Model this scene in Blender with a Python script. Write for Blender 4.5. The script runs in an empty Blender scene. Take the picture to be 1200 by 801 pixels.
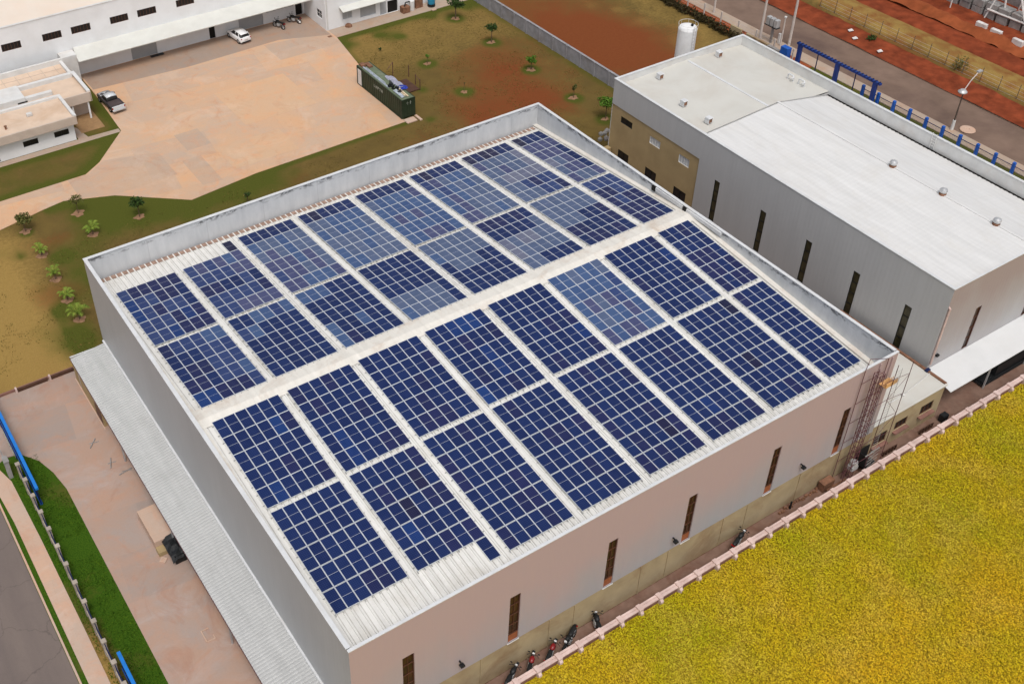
import bpy, math, random
import numpy as np
from mathutils import Vector, Matrix
R = math.radians
random.seed(7); rng = np.random.default_rng(7)
scene = bpy.context.scene
col = scene.collection
WPOS = {}

# ------------------------------------------------------------------ materials
def new_mat(name, rough=0.8, spec=0.3, metal=0.0):
    m = bpy.data.materials.new(name); m.use_nodes = True
    nt = m.node_tree; b = nt.nodes['Principled BSDF']
    b.inputs['Roughness'].default_value = rough
    b.inputs['Specular IOR Level'].default_value = spec
    b.inputs['Metallic'].default_value = metal
    return m, nt, b
def N(nt, t, **kw):
    n = nt.nodes.new(t)
    for k, v in kw.items(): setattr(n, k, v)
    return n
def rgba(c): return (c[0], c[1], c[2], 1.0)
def noise(nt, vec, scale, detail=4, rough=0.6, dist=0.0):
    n = N(nt, 'ShaderNodeTexNoise'); n.inputs['Scale'].default_value = scale
    n.inputs['Detail'].default_value = detail; n.inputs['Roughness'].default_value = rough
    n.inputs['Distortion'].default_value = dist
    nt.links.new(vec, n.inputs['Vector']); return n.outputs['Fac']
def ramp(nt, fac, lo, hi, a=0.0, b=1.0):
    n = N(nt, 'ShaderNodeMapRange'); n.clamp = True
    nt.links.new(fac, n.inputs['Value'])
    for k, v in (('From Min', lo), ('From Max', hi), ('To Min', a), ('To Max', b)): n.inputs[k].default_value = v
    return n.outputs['Result']
def mixc(nt, fac, a, b, mode='MIX'):
    n = N(nt, 'ShaderNodeMix', data_type='RGBA', blend_type=mode)
    if isinstance(fac, (int, float)): n.inputs['Factor'].default_value = fac
    else: nt.links.new(fac, n.inputs['Factor'])
    for s, v in (('A', a), ('B', b)):
        sock = [i for i in n.inputs if i.name == s and i.type == 'RGBA'][0]
        if isinstance(v, tuple): sock.default_value = rgba(v)
        else: nt.links.new(v, sock)
    return [o for o in n.outputs if o.type == 'RGBA'][0]
def math_(nt, op, a, b=0.0):
    n = N(nt, 'ShaderNodeMath', operation=op)
    for i, v in enumerate((a, b)):
        if isinstance(v, (int, float)): n.inputs[i].default_value = v
        else: nt.links.new(v, n.inputs[i])
    return n.outputs[0]
def wpos(nt):
    g = N(nt, 'ShaderNodeNewGeometry'); return g.outputs['Position']
def scaled(nt, vec, s, rot=(0, 0, 0)):
    n = N(nt, 'ShaderNodeMapping'); n.inputs['Scale'].default_value = s; n.inputs['Rotation'].default_value = rot
    nt.links.new(vec, n.inputs['Vector']); return n.outputs['Vector']
def bump(nt, b, h, strength=0.3, dist=0.05):
    n = N(nt, 'ShaderNodeBump'); n.inputs['Strength'].default_value = strength; n.inputs['Distance'].default_value = dist
    nt.links.new(h, n.inputs['Height']); nt.links.new(n.outputs['Normal'], b.inputs['Normal'])

def plain(name, c, rough=0.6, spec=0.3, metal=0.0, var=0.18, scale=1.5, dirt=None, dirt_amt=0.3, bmp=0.0):
    m, nt, b = new_mat(name, rough, spec, metal)
    p = wpos(nt)
    n1 = noise(nt, p, scale, 5)
    c1 = tuple(x * (1 - var) for x in c); c2 = tuple(min(1, x * (1 + var)) for x in c)
    o = mixc(nt, ramp(nt, n1, 0.3, 0.7), c1, c2)
    if dirt:
        n2 = noise(nt, p, scale * 0.45, 6, 0.65, 0.5)
        o = mixc(nt, ramp(nt, n2, 0.48, 0.75, 0, dirt_amt), o, dirt)
    nt.links.new(o, b.inputs['Base Color'])
    if bmp: bump(nt, b, noise(nt, p, 14, 3), bmp, 0.02)
    return m

def cladding(name, c, tint, tint_amt, axis, pitch=0.45, lowz=3.0, highz=12.4, bias=0.0, rough=0.5):
    # profiled metal sheet with rain streaks and a mottled second tone; bias strengthens it with height
    m, nt, b = new_mat(name, rough, 0.35)
    p = wpos(nt)
    st = scaled(nt, p, (0.5, 0.5, 0.06)); s1 = noise(nt, st, 2.2, 5, 0.7)
    o = mixc(nt, ramp(nt, s1, 0.3, 0.75), tuple(x * 0.95 for x in c), tuple(x * 1.04 for x in c))
    sep = N(nt, 'ShaderNodeSeparateXYZ'); nt.links.new(p, sep.inputs[0])
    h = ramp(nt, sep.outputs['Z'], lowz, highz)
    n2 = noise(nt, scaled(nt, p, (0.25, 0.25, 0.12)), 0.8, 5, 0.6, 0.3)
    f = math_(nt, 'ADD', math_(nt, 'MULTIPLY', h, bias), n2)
    o = mixc(nt, ramp(nt, f, 0.35, 0.35 + 0.45 + bias * 0.4, 0, tint_amt), o, tint)
    fine = noise(nt, scaled(nt, p, (3, 3, 0.15)), 3, 3)
    o = mixc(nt, ramp(nt, fine, 0.55, 0.8, 0, 0.16), o, tuple(x * 0.8 for x in tint))
    nt.links.new(o, b.inputs['Base Color'])
    w = math_(nt, 'SINE', math_(nt, 'MULTIPLY', sep.outputs[axis], 2 * math.pi / pitch))
    bump(nt, b, w, 0.12, 0.015)
    return m

def grass_ground(name, gc1=(0.045, 0.060, 0.008), gc2=(0.105, 0.112, 0.016)):
    m, nt, b = new_mat(name, 0.95, 0.1)
    p = wpos(nt)
    at = N(nt, 'ShaderNodeVertexColor'); at.layer_name = 'mask'
    sep = N(nt, 'ShaderNodeSeparateColor'); nt.links.new(at.outputs['Color'], sep.inputs[0])
    n1 = noise(nt, p, 0.35, 6, 0.65, 0.4); n2 = noise(nt, p, 2.5, 5, 0.7); n3 = noise(nt, p, 9, 3, 0.6)
    base = mixc(nt, ramp(nt, n1, 0.3, 0.7), (0.118, 0.080, 0.025), (0.160, 0.108, 0.031))
    def addn(ch, k=0.7):
        return ramp(nt, math_(nt, 'ADD', ch, math_(nt, 'MULTIPLY', math_(nt, 'SUBTRACT', n2, 0.5), k)), 0.2, 0.8)
    base = mixc(nt, addn(sep.outputs['Blue'], 0.9), base, mixc(nt, n2, (0.27, 0.165, 0.045), (0.36, 0.24, 0.075)))
    base = mixc(nt, addn(sep.outputs['Green'], 0.8), base, mixc(nt, n2, (0.15, 0.038, 0.012), (0.23, 0.068, 0.022)))
    base = mixc(nt, addn(sep.outputs['Red'], 0.6), base, mixc(nt, ramp(nt, n3, 0.3, 0.7), gc1, gc2))
    base = mixc(nt, ramp(nt, n3, 0.35, 0.65, 0.0, 0.25), base, (0.05, 0.033, 0.012))
    nt.links.new(base, b.inputs['Base Color'])
    bump(nt, b, n3, 0.25, 0.05)
    return m

def asphalt(name, c, c2, patch):
    m, nt, b = new_mat(name, 0.92, 0.2); p = wpos(nt)
    o = mixc(nt, ramp(nt, noise(nt, scaled(nt, p, (1, .15, 1)), 0.5, 5, .65), .35, .65), c, c2)
    o = mixc(nt, ramp(nt, noise(nt, p, 0.16, 4, .6), .52, .6, 0, .5), o, patch)
    v = N(nt, 'ShaderNodeTexVoronoi', feature='DISTANCE_TO_EDGE'); v.inputs['Scale'].default_value = .22
    nd = N(nt, 'ShaderNodeTexNoise'); nd.inputs['Scale'].default_value = 1.2; nd.inputs['Detail'].default_value = 4; nt.links.new(p, nd.inputs['Vector'])
    va = N(nt, 'ShaderNodeVectorMath', operation='ADD'); nt.links.new(p, va.inputs[0]); nt.links.new(nd.outputs['Color'], va.inputs[1]); nt.links.new(va.outputs[0], v.inputs['Vector'])
    o = mixc(nt, ramp(nt, v.outputs['Distance'], 0.0, 0.012, .45, 0), o, tuple(x * .45 for x in c))
    o = mixc(nt, ramp(nt, noise(nt, p, 22, 2), .4, .7, 0, .25), o, tuple(x * .6 for x in c))
    nt.links.new(o, b.inputs['Base Color']); bump(nt, b, noise(nt, p, 22, 2), .3, .01); return m

def concrete_yard(name, c1, c2, c3, slab=7.0, joint=0.6, ns=1.0):
    m, nt, b = new_mat(name, 0.85, 0.2)
    p = wpos(nt)
    br = N(nt, 'ShaderNodeTexBrick'); br.offset = 0.35; br.squash = 1.0
    br.inputs['Scale'].default_value = 1.0 / slab; br.inputs['Mortar Size'].default_value = 0.004
    br.inputs['Brick Width'].default_value = 1.3; br.inputs['Row Height'].default_value = 0.8
    br.inputs['Color1'].default_value = (0, 0, 0, 1); br.inputs['Color2'].default_value = (1, 1, 1, 1)
    br.inputs['Mortar'].default_value = (0.5, 0.5, 0.5, 1)
    nt.links.new(scaled(nt, p, (1, 1, 1), (0, 0, 0.12)), br.inputs['Vector'])
    n1 = noise(nt, p, 0.12 * ns, 5, 0.6, 0.6); n2 = noise(nt, p, 0.5, 6, 0.7, 0.8); n3 = noise(nt, p, 6, 4)
    o = mixc(nt, ramp(nt, n1, 0.38, 0.6), c1, c2)
    o = mixc(nt, ramp(nt, br.outputs['Color'], 0.45, 0.95, 0, 0.5), o, c3)
    o = mixc(nt, ramp(nt, noise(nt, scaled(nt, p, (.6, 1.3, 1), (0, 0, -.3)), .22, 6, 0.7, 1.2), 0.5, 0.68, 0, 0.6), o, tuple(x * y for x, y in zip(c2, (1.05, .98, .95))))
    o = mixc(nt, ramp(nt, n2, 0.52, 0.74, 0, 0.55), o, tuple(x * y for x, y in zip(c2, (1.15, 0.86, 0.7))))
    o = mixc(nt, ramp(nt, noise(nt, scaled(nt, p, (1, .3, 1)), 0.7, 5, 0.75, 1.5), 0.6, 0.75, 0, 0.5), o, c3)
    o = mixc(nt, ramp(nt, noise(nt, scaled(nt, p, (1, 1, 1), (0, 0, .7)), 0.16, 7, 0.72, 1.0), 0.52, 0.70, 0, 0.65), o, tuple(min(1, x * y) for x, y in zip(c1, (1.18, 1.22, 1.28))))
    o = mixc(nt, ramp(nt, noise(nt, scaled(nt, p, (1, .8, 1), (0, 0, 2)), 0.28, 7, 0.75, 1.6), 0.55, 0.72, 0, 0.55), o, tuple(x * y for x, y in zip(c2, (.82, .62, .55))))
    o = mixc(nt, ramp(nt, n3, 0.35, 0.7, 0, 0.12), o, tuple(x * 0.62 for x in c1))
    o = mixc(nt, math_(nt, 'MULTIPLY', br.outputs['Fac'], joint * 0.5), o, tuple(x * 0.55 for x in c1))
    nt.links.new(o, b.inputs['Base Color']); bump(nt, b, n3, 0.15, 0.02)
    return m

M = {}
M['yard'] = concrete_yard('stained_concrete', (0.52, 0.37, 0.265), (0.60, 0.37, 0.22), (0.42, 0.33, 0.27), 7.0, 0.25)
M['yard_grey'] = concrete_yard('greyish_concrete', (0.45, 0.335, 0.255), (0.51, 0.345, 0.235), (0.40, 0.32, 0.26), 5.0, 0.2)
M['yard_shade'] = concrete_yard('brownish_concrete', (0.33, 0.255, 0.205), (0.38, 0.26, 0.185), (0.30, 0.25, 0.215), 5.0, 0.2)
M['yard_orange'] = concrete_yard('orange_stained_concrete', (0.56, 0.385, 0.255), (0.60, 0.375, 0.225), (0.52, 0.37, 0.26), 5.0, 0.2)
M['yard2'] = concrete_yard('worn_concrete', (0.37, 0.29, 0.25), (0.42, 0.275, 0.205), (0.27, 0.235, 0.215), 6.0, 0.02, 2.2)
M['path'] = concrete_yard('path_concrete', (0.38, 0.30, 0.24), (0.40, 0.30, 0.225), (0.38, 0.32, 0.25), 2.0)
M['sidewalk'] = concrete_yard('sidewalk_concrete', (0.50, 0.37, 0.29), (0.54, 0.36, 0.26), (0.44, 0.35, 0.29), 3.0, .4)
M['passage'] = plain('passage_concrete', (0.20, 0.125, 0.095), 0.9, 0.15, dirt=(0.12, 0.045, 0.025), dirt_amt=0.7, scale=1.2)
M['patio'] = plain('patio_tiles', (0.30, 0.18, 0.085), 0.8, dirt=(0.14, 0.07, 0.03), dirt_amt=0.5, scale=1.0)
M['street'] = asphalt('street_asphalt', (0.155, 0.125, 0.113), (0.185, 0.148, 0.13), (0.135, 0.108, 0.10))
M['road'] = plain('dusty_asphalt', (0.185, 0.125, 0.095), 0.92, 0.15, var=0.2, scale=0.25, dirt=(0.10, 0.065, 0.055), dirt_amt=0.8, bmp=0.1)
M['red_dirt'] = plain('red_dirt', (0.205, 0.045, 0.018), 0.95, 0.1, var=0.4, scale=0.55, dirt=(0.11, 0.026, 0.013), dirt_amt=0.85, bmp=0.3)
M['orange_dirt'] = plain('orange_dirt', (0.26, 0.07, 0.026), 0.95, 0.1, var=0.25, scale=0.6, dirt=(0.2, 0.05, 0.02), dirt_amt=0.6, bmp=0.3)
M['soil'] = plain('tree_soil', (0.27, 0.155, 0.09), 0.95, 0.1, var=0.3, scale=2.5)
M['grass'] = grass_ground('lawn_grass')
M['lush'] = grass_ground('watered_grass', (0.012, 0.046, 0.003), (0.058, 0.135, 0.005))
M['panel_frame'] = plain('panel_aluminium', (0.54, 0.57, 0.61), 0.45, 0.4, var=0.05)
M['rail'] = plain('rail_aluminium', (0.35, 0.35, 0.34), 0.5, 0.4, var=0.2, scale=3)
def roof_mat(name, c, dirt, amt, rib=None):
    m, nt, b = new_mat(name, 0.5, 0.3)
    p = wpos(nt)
    o = mixc(nt, ramp(nt, noise(nt, scaled(nt, p, (1.2, .12, 1)), 1.5, 5, 0.7), 0.3, 0.7), tuple(x * 0.87 for x in c), tuple(x * 1.04 for x in c))
    o = mixc(nt, ramp(nt, noise(nt, p, 0.35, 6, 0.7, 0.6), 0.5, 0.75, 0, amt), o, dirt)
    o = mixc(nt, ramp(nt, noise(nt, p, 5, 4, 0.7), 0.55, 0.8, 0, amt * 0.6), o, dirt)
    if rib:      # rib shadows painted as dark lines in the pans beside the ribs
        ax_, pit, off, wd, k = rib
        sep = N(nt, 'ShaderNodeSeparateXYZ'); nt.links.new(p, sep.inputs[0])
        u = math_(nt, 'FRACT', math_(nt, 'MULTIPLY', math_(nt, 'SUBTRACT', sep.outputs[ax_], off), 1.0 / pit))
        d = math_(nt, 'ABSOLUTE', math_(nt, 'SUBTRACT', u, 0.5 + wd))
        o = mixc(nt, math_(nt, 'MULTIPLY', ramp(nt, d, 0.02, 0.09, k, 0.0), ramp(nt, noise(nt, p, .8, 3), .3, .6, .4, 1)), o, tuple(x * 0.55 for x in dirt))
    nt.links.new(o, b.inputs['Base Color']); return m
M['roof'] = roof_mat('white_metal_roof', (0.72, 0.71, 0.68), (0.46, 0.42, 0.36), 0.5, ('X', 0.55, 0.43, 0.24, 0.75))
M['roof2'] = roof_mat('bright_metal_roof', (0.66, 0.655, 0.645), (0.56, 0.53, 0.48), 0.4)
M['flat_roof'] = plain('pale_membrane_roof', (0.55, 0.54, 0.50), 0.7, 0.2, var=0.035, scale=0.35, dirt=(0.46, 0.41, 0.35), dirt_amt=0.6)
M['ridge'] = roof_mat('ridge_cap_metal', (0.72, 0.69, 0.63), (0.48, 0.37, 0.28), 0.7)
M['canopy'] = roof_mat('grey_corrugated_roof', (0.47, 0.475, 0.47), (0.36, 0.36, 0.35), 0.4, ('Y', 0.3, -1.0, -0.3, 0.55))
M['coping'] = plain('white_coping', (0.60, 0.61, 0.62), 0.5, var=0.08, scale=0.8, dirt=(0.5, 0.48, 0.45), dirt_amt=0.6)
def parapet_mat():
    m, nt, b = new_mat('parapet_cement', 0.8, 0.2)
    p = wpos(nt); sep = N(nt, 'ShaderNodeSeparateXYZ'); nt.links.new(p, sep.inputs[0])
    o = mixc(nt, ramp(nt, noise(nt, scaled(nt, p, (1, 1, .25)), 0.9, 6, 0.7), 0.3, 0.7), (0.46, 0.475, 0.49), (0.60, 0.61, 0.62))
    # mould stains just under the coping
    band = math_(nt, 'MULTIPLY', ramp(nt, sep.outputs['Z'], 11.75, 12.15), ramp(nt, sep.outputs['Z'], 12.42, 12.3))
    st = ramp(nt, noise(nt, scaled(nt, p, (1, 1, 2.5)), 0.9, 6, 0.8), 0.51, 0.55)
    spots = ramp(nt, noise(nt, scaled(nt, p, (1, 1, .2)), 0.16, 1, 0.5), 0.5, 0.56)
    f = math_(nt, 'MULTIPLY', math_(nt, 'MULTIPLY', band, st), 0.9)
    o = mixc(nt, f, o, (0.09, 0.09, 0.095))
    jt = N(nt, 'ShaderNodeMath', operation='PINGPONG'); nt.links.new(sep.outputs['X'], jt.inputs[0]); jt.inputs[1].default_value = 2.9
    o = mixc(nt, ramp(nt, jt.outputs[0], 0.0, 0.06, 0.35, 0.0), o, (0.28, 0.28, 0.29))
    nt.links.new(o, b.inputs['Base Color']); return m
M['parapet'] = parapet_mat()
M['clad_left'] = cladding('grey_cladding', (0.41, 0.415, 0.42), (0.30, 0.30, 0.31), 0.4, 'Y')
M['clad_front'] = cladding('pink_fade_cladding', (0.34, 0.35, 0.385), (0.44, 0.325, 0.332), 0.95, 'X', bias=0.65, lowz=3.5, highz=9.5)  # pink rises with height; the fade is put into the base colour
M['clad_right_side'] = cladding('pale_grey_cladding', (0.43, 0.43, 0.435), (0.37, 0.37, 0.37), 0.3, 'Y')
M['clad_right_front'] = cladding('grey_pink_fade_cladding', (0.42, 0.42, 0.44), (0.33, 0.25, 0.25), 0.8, 'X', bias=0.7, lowz=4.5, highz=11)  # pinkish fade towards the top, also put into the base colour
M['beige'] = plain('beige_render', (0.36, 0.285, 0.175), 0.85, 0.15, var=0.12, scale=0.6, dirt=(0.20, 0.115, 0.06), dirt_amt=0.8, bmp=0.05)
M['beige_side'] = plain('tan_render', (0.37, 0.275, 0.145), 0.85, 0.15, var=0.1, scale=0.5, dirt=(0.29, 0.20, 0.10), dirt_amt=0.4)
M['white_wall'] = plain('white_render', (0.74, 0.75, 0.76), 0.7, 0.2, var=0.04, scale=0.5, dirt=(0.6, 0.58, 0.56), dirt_amt=0.4)
M['shade_wall'] = plain('pale_grey_render', (0.58, 0.585, 0.58), 0.7, 0.2, var=0.06, scale=0.5, dirt=(0.4, 0.38, 0.35), dirt_amt=0.4)
M['fascia'] = plain('dusty_fascia', (0.52, 0.43, 0.36), 0.8, 0.2, var=0.07, scale=0.7, dirt=(0.38, 0.28, 0.22), dirt_amt=0.5)
M['factory_roof'] = plain('pale_cream_roof', (0.72, 0.63, 0.54), 0.8, 0.2, var=0.04, scale=0.2, dirt=(0.72, 0.55, 0.42), dirt_amt=0.6)
M['slab_roof'] = plain('peach_slab', (0.62, 0.48, 0.37), 0.85, 0.15, var=0.08, scale=0.5, dirt=(0.48, 0.30, 0.18), dirt_amt=0.6)
M['rim'] = plain('grey_rim', (0.62, 0.62, 0.61), 0.7, 0.2, var=0.08, scale=0.8, dirt=(0.5, 0.42, 0.35), dirt_amt=0.4)
M['canopy_white'] = plain('pale_canopy_sheet', (0.60, 0.60, 0.56), 0.5, 0.3, var=0.05, scale=0.6, dirt=(0.5, 0.47, 0.42), dirt_amt=0.4)
M['canopy_bright'] = plain('white_canopy_sheet', (0.60, 0.605, 0.605), 0.5, 0.3, var=0.04, scale=0.6, dirt=(0.6, 0.59, 0.57), dirt_amt=0.3)
M['roller'] = plain('grey_shutter', (0.36, 0.37, 0.38), 0.5, 0.3, var=0.06)
M['dark'] = plain('dark_opening', (0.012, 0.011, 0.010), 0.6, 0.2)
M['glass'] = plain('dark_glass', (0.018, 0.016, 0.015), 0.35, 0.25)
M['brown_glass'] = plain('brown_tinted_glass', (0.028, 0.013, 0.008), 0.3, 0.3, var=0.4, scale=2.0, dirt=(0.10, 0.03, 0.012), dirt_amt=0.6)
M['brown_frame'] = plain('brown_window_frame', (0.085, 0.034, 0.02), 0.5)
M['rustpanel'] = plain('orange_brown_panel', (0.27, 0.085, 0.035), 0.6)
M['grey_glass'] = plain('pale_blind_glass', (0.50, 0.52, 0.54), 0.3, 0.4, var=0.12, scale=2)
M['olive_glass'] = plain('olive_window_glass', (0.045, 0.038, 0.018), 0.3, 0.3, var=0.5, scale=1.5)
M['boundary'] = plain('pinkish_concrete', (0.60, 0.46, 0.42), 0.85, 0.15, var=0.15, scale=1.0, dirt=(0.34, 0.20, 0.16), dirt_amt=0.55)
M['boundary_face'] = plain('dusty_wall_face', (0.24, 0.125, 0.10), 0.85, 0.15, var=0.2, scale=1.0, dirt=(0.2, 0.09, 0.06), dirt_amt=0.6)
M['blue'] = plain('blue_paint', (0.006, 0.09, 0.42), 0.45, 0.4, var=0.15, scale=0.8)
M['gate_blue'] = plain('deep_blue_paint', (0.006, 0.035, 0.20), 0.45, 0.4, var=0.2, scale=0.8)
M['blue_bright'] = plain('bright_blue_paint', (0.012, 0.17, 0.55), 0.4, 0.4, var=0.12)
M['navy'] = plain('navy_paint', (0.006, 0.015, 0.07), 0.5, 0.3, var=0.3)
M['lattice'] = plain('maroon_steel', (0.10, 0.035, 0.042), 0.6, 0.3, var=0.3)
M['steel'] = plain('grey_steel', (0.45, 0.45, 0.45), 0.45, 0.4, metal=0.3)
M['pole'] = plain('concrete_pole', (0.52, 0.46, 0.42), 0.8, var=0.1)
M['dark_pole'] = plain('dark_steel_pole', (0.10, 0.075, 0.06), 0.6)
M['white_steel'] = plain('white_painted_steel', (0.62, 0.60, 0.58), 0.6, var=0.15, dirt=(0.4, 0.2, 0.15), dirt_amt=0.4)
M['tank'] = plain('white_tank', (0.78, 0.78, 0.78), 0.45, 0.3, var=0.05, dirt=(0.6, 0.58, 0.55), dirt_amt=0.4)
M['grey_block'] = plain('grey_block', (0.27, 0.26, 0.25), 0.9, 0.1, var=0.25, scale=1.5, dirt=(0.2, 0.12, 0.09), dirt_amt=0.5)
M['pillar'] = plain('weathered_pillar', (0.36, 0.31, 0.26), 0.85, 0.15, var=0.2, scale=1.0)
M['grey_wall'] = plain('grey_cement_wall', (0.28, 0.275, 0.29), 0.9, 0.1, var=0.2, scale=1.0, dirt=(0.2, 0.16, 0.13), dirt_amt=0.5)
M['container'] = plain('dark_green_paint', (0.022, 0.036, 0.018), 0.6, 0.3, var=0.25, scale=0.8, dirt=(0.045, 0.04, 0.02), dirt_amt=0.5)
M['container_top'] = plain('faded_green_roof', (0.13, 0.16, 0.10), 0.7, 0.2, var=0.2, dirt=(0.22, 0.21, 0.16), dirt_amt=0.6)
M['letter'] = plain('white_lettering', (0.36, 0.38, 0.33), 0.6)
M['junk_blue'] = plain('blue_tarp', (0.02, 0.04, 0.30), 0.5)
M['junk_grey'] = plain('grey_sheet', (0.36, 0.40, 0.45), 0.5, var=0.3, scale=3)
M['junk_lilac'] = plain('lilac_plastic', (0.30, 0.30, 0.37), 0.5, var=0.3, scale=3)
M['wood'] = plain('pale_wood', (0.62, 0.50, 0.34), 0.8, var=0.15, scale=2)
M['rust'] = plain('rusty_metal', (0.20, 0.10, 0.06), 0.85, 0.2, var=0.4, scale=2)
M['gutter_rust'] = plain('rust_stained_gutter', (0.30, 0.20, 0.155), 0.85, 0.2, var=0.35, scale=2)
M['rubber'] = plain('black_rubber', (0.012, 0.012, 0.012), 0.8)
M['black'] = plain('black_plastic', (0.012, 0.013, 0.014), 0.5)
M['chrome'] = plain('bright_metal', (0.6, 0.6, 0.6), 0.3, 0.5, metal=0.6)
M['red_paint'] = plain('red_paint', (0.20, 0.008, 0.010), 0.35, 0.5)
M['car_white'] = plain('white_car_paint', (0.78, 0.78, 0.78), 0.25, 0.5, var=0.02)
M['car_silver'] = plain('silver_car_paint', (0.60, 0.62, 0.64), 0.3, 0.5, var=0.03)
M['car_dark'] = plain('dark_car_paint', (0.05, 0.042, 0.045), 0.35, 0.5, var=0.1)
M['bed'] = plain('brown_bed_cover', (0.07, 0.05, 0.05), 0.6)
M['lamp_red'] = plain('red_lens', (0.3, 0.01, 0.01), 0.3)
M['lamp_clear'] = plain('clear_lens', (0.6, 0.6, 0.6), 0.2)
M['cyan'] = plain('cyan_plastic', (0.03, 0.30, 0.52), 0.4, var=0.1)
M['orange'] = plain('orange_mesh', (0.58, 0.33, 0.14), 0.7, var=0.2)
M['bark'] = plain('tree_bark', (0.12, 0.08, 0.05), 0.9)
M['beam'] = plain('dark_brown_beam', (0.075, 0.035, 0.022), 0.8, var=0.3)
M['hedge'] = None
def leaf_mat(name, c1, c2):
    m, nt, b = new_mat(name, 0.7, 0.2)
    p = wpos(nt); o = mixc(nt, ramp(nt, noise(nt, p, 3, 2), 0.35, 0.65), c1, c2)
    nt.links.new(o, b.inputs['Base Color']); return m
M['leaf_dark'] = leaf_mat('dark_leaves', (0.018, 0.042, 0.010), (0.045, 0.085, 0.015))
M['leaf_olive'] = leaf_mat('olive_leaves', (0.06, 0.065, 0.015), (0.12, 0.12, 0.03))
M['leaf_bright'] = leaf_mat('bright_leaves', (0.045, 0.12, 0.010), (0.11, 0.20, 0.02))
M['leaf_palm'] = leaf_mat('palm_leaves', (0.09, 0.16, 0.015), (0.22, 0.28, 0.04))
M['hedge'] = leaf_mat('dry_hedge_leaves', (0.03, 0.02, 0.010), (0.06, 0.05, 0.015))

def panel_glass(name, c1, c2, rough):
    m, nt, b = new_mat(name, rough, 0.22)
    tc = N(nt, 'ShaderNodeTexCoord'); oi = N(nt, 'ShaderNodeObjectInfo')
    o = mixc(nt, oi.outputs['Random'], c1, c2)
    p = wpos(nt)
    o = mixc(nt, ramp(nt, noise(nt, p, 1.4, 4, 0.6), 0.35, 0.75, 0, 0.35), o, tuple(x * 1.5 + 0.01 for x in c1))
    sep = N(nt, 'ShaderNodeSeparateXYZ'); nt.links.new(tc.outputs['Object'], sep.inputs[0])
    for ax, pit in (('X', 0.1408), ('Y', 0.147)):
        pp = N(nt, 'ShaderNodeMath', operation='PINGPONG'); nt.links.new(sep.outputs[ax], pp.inputs[0]); pp.inputs[1].default_value = pit / 2
        o = mixc(nt, ramp(nt, pp.outputs[0], 0.0, 0.008, 0.30, 0.0), o, (0.12, 0.16, 0.30))
    nt.links.new(o, b.inputs['Base Color'])
    return m
PG = {  # dusty tones: partly dirt, partly sky reflection painted into the colour
 'navy': panel_glass('panel_navy', (0.0035, 0.012, 0.066), (0.005, 0.018, 0.088), 0.38),
 'purple': panel_glass('panel_purple_navy', (0.0085, 0.0125, 0.060), (0.012, 0.015, 0.072), 0.35),
 'blue': panel_glass('panel_blue', (0.005, 0.022, 0.11), (0.007, 0.034, 0.14), 0.35),
 'black': panel_glass('panel_near_black', (0.009, 0.009, 0.034), (0.012, 0.012, 0.05), 0.35),
 'mid': panel_glass('panel_mid_blue', (0.018, 0.034, 0.115), (0.026, 0.046, 0.135), 0.4),
 'slate': panel_glass('panel_slate_dust_sheen', (0.062, 0.088, 0.16), (0.082, 0.11, 0.19), 0.5),
 'steel': panel_glass('panel_steel_dust_sheen', (0.035, 0.068, 0.165), (0.050, 0.090, 0.19), 0.45),
 'lilac': panel_glass('panel_lilac_dust_sheen', (0.105, 0.115, 0.175), (0.135, 0.145, 0.20), 0.5),
 'plum': panel_glass('panel_plum_dust_sheen', (0.045, 0.052, 0.125), (0.060, 0.066, 0.145), 0.45),
}
def field_mat(name, dark):
    m, nt, b = new_mat(name, 0.9, 0.1)
    p = wpos(nt)
    n1 = noise(nt, scaled(nt, p, (1, 1, 1), (0, 0, 2.4)), 0.075, 4, 0.55, 0.3); n2 = noise(nt, p, 0.35, 4, 0.6); n3 = noise(nt, p, 7, 2, 0.5); n4 = noise(nt, scaled(nt, p, (1, 1, 1), (0, 0, 1)), 9, 2, 0.5)
    o = mixc(nt, ramp(nt, n1, 0.38, 0.62), (0.41, 0.375, 0.009), (0.64, 0.40, 0.014))
    o = mixc(nt, ramp(nt, n2, 0.45, 0.75, 0, 0.5), o, (0.62, 0.44, 0.08))
    o = mixc(nt, ramp(nt, n3, 0.50, 0.58, 0, 0.8), o, (0.18, 0.12, 0.008))
    o = mixc(nt, ramp(nt, n4, 0.60, 0.66, 0, 0.6), o, (0.66, 0.54, 0.03))
    o = mixc(nt, ramp(nt, n4, 0.40, 0.34, 0, 0.6), o, (0.34, 0.13, 0.012))
    if dark: o = mixc(nt, 0.14, o, (0.16, 0.12, 0.006))
    nt.links.new(o, b.inputs['Base Color'])
    return m
M['field'] = field_mat('field_ground', True)
M['crop'] = field_mat('yellow_crop', False)

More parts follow.
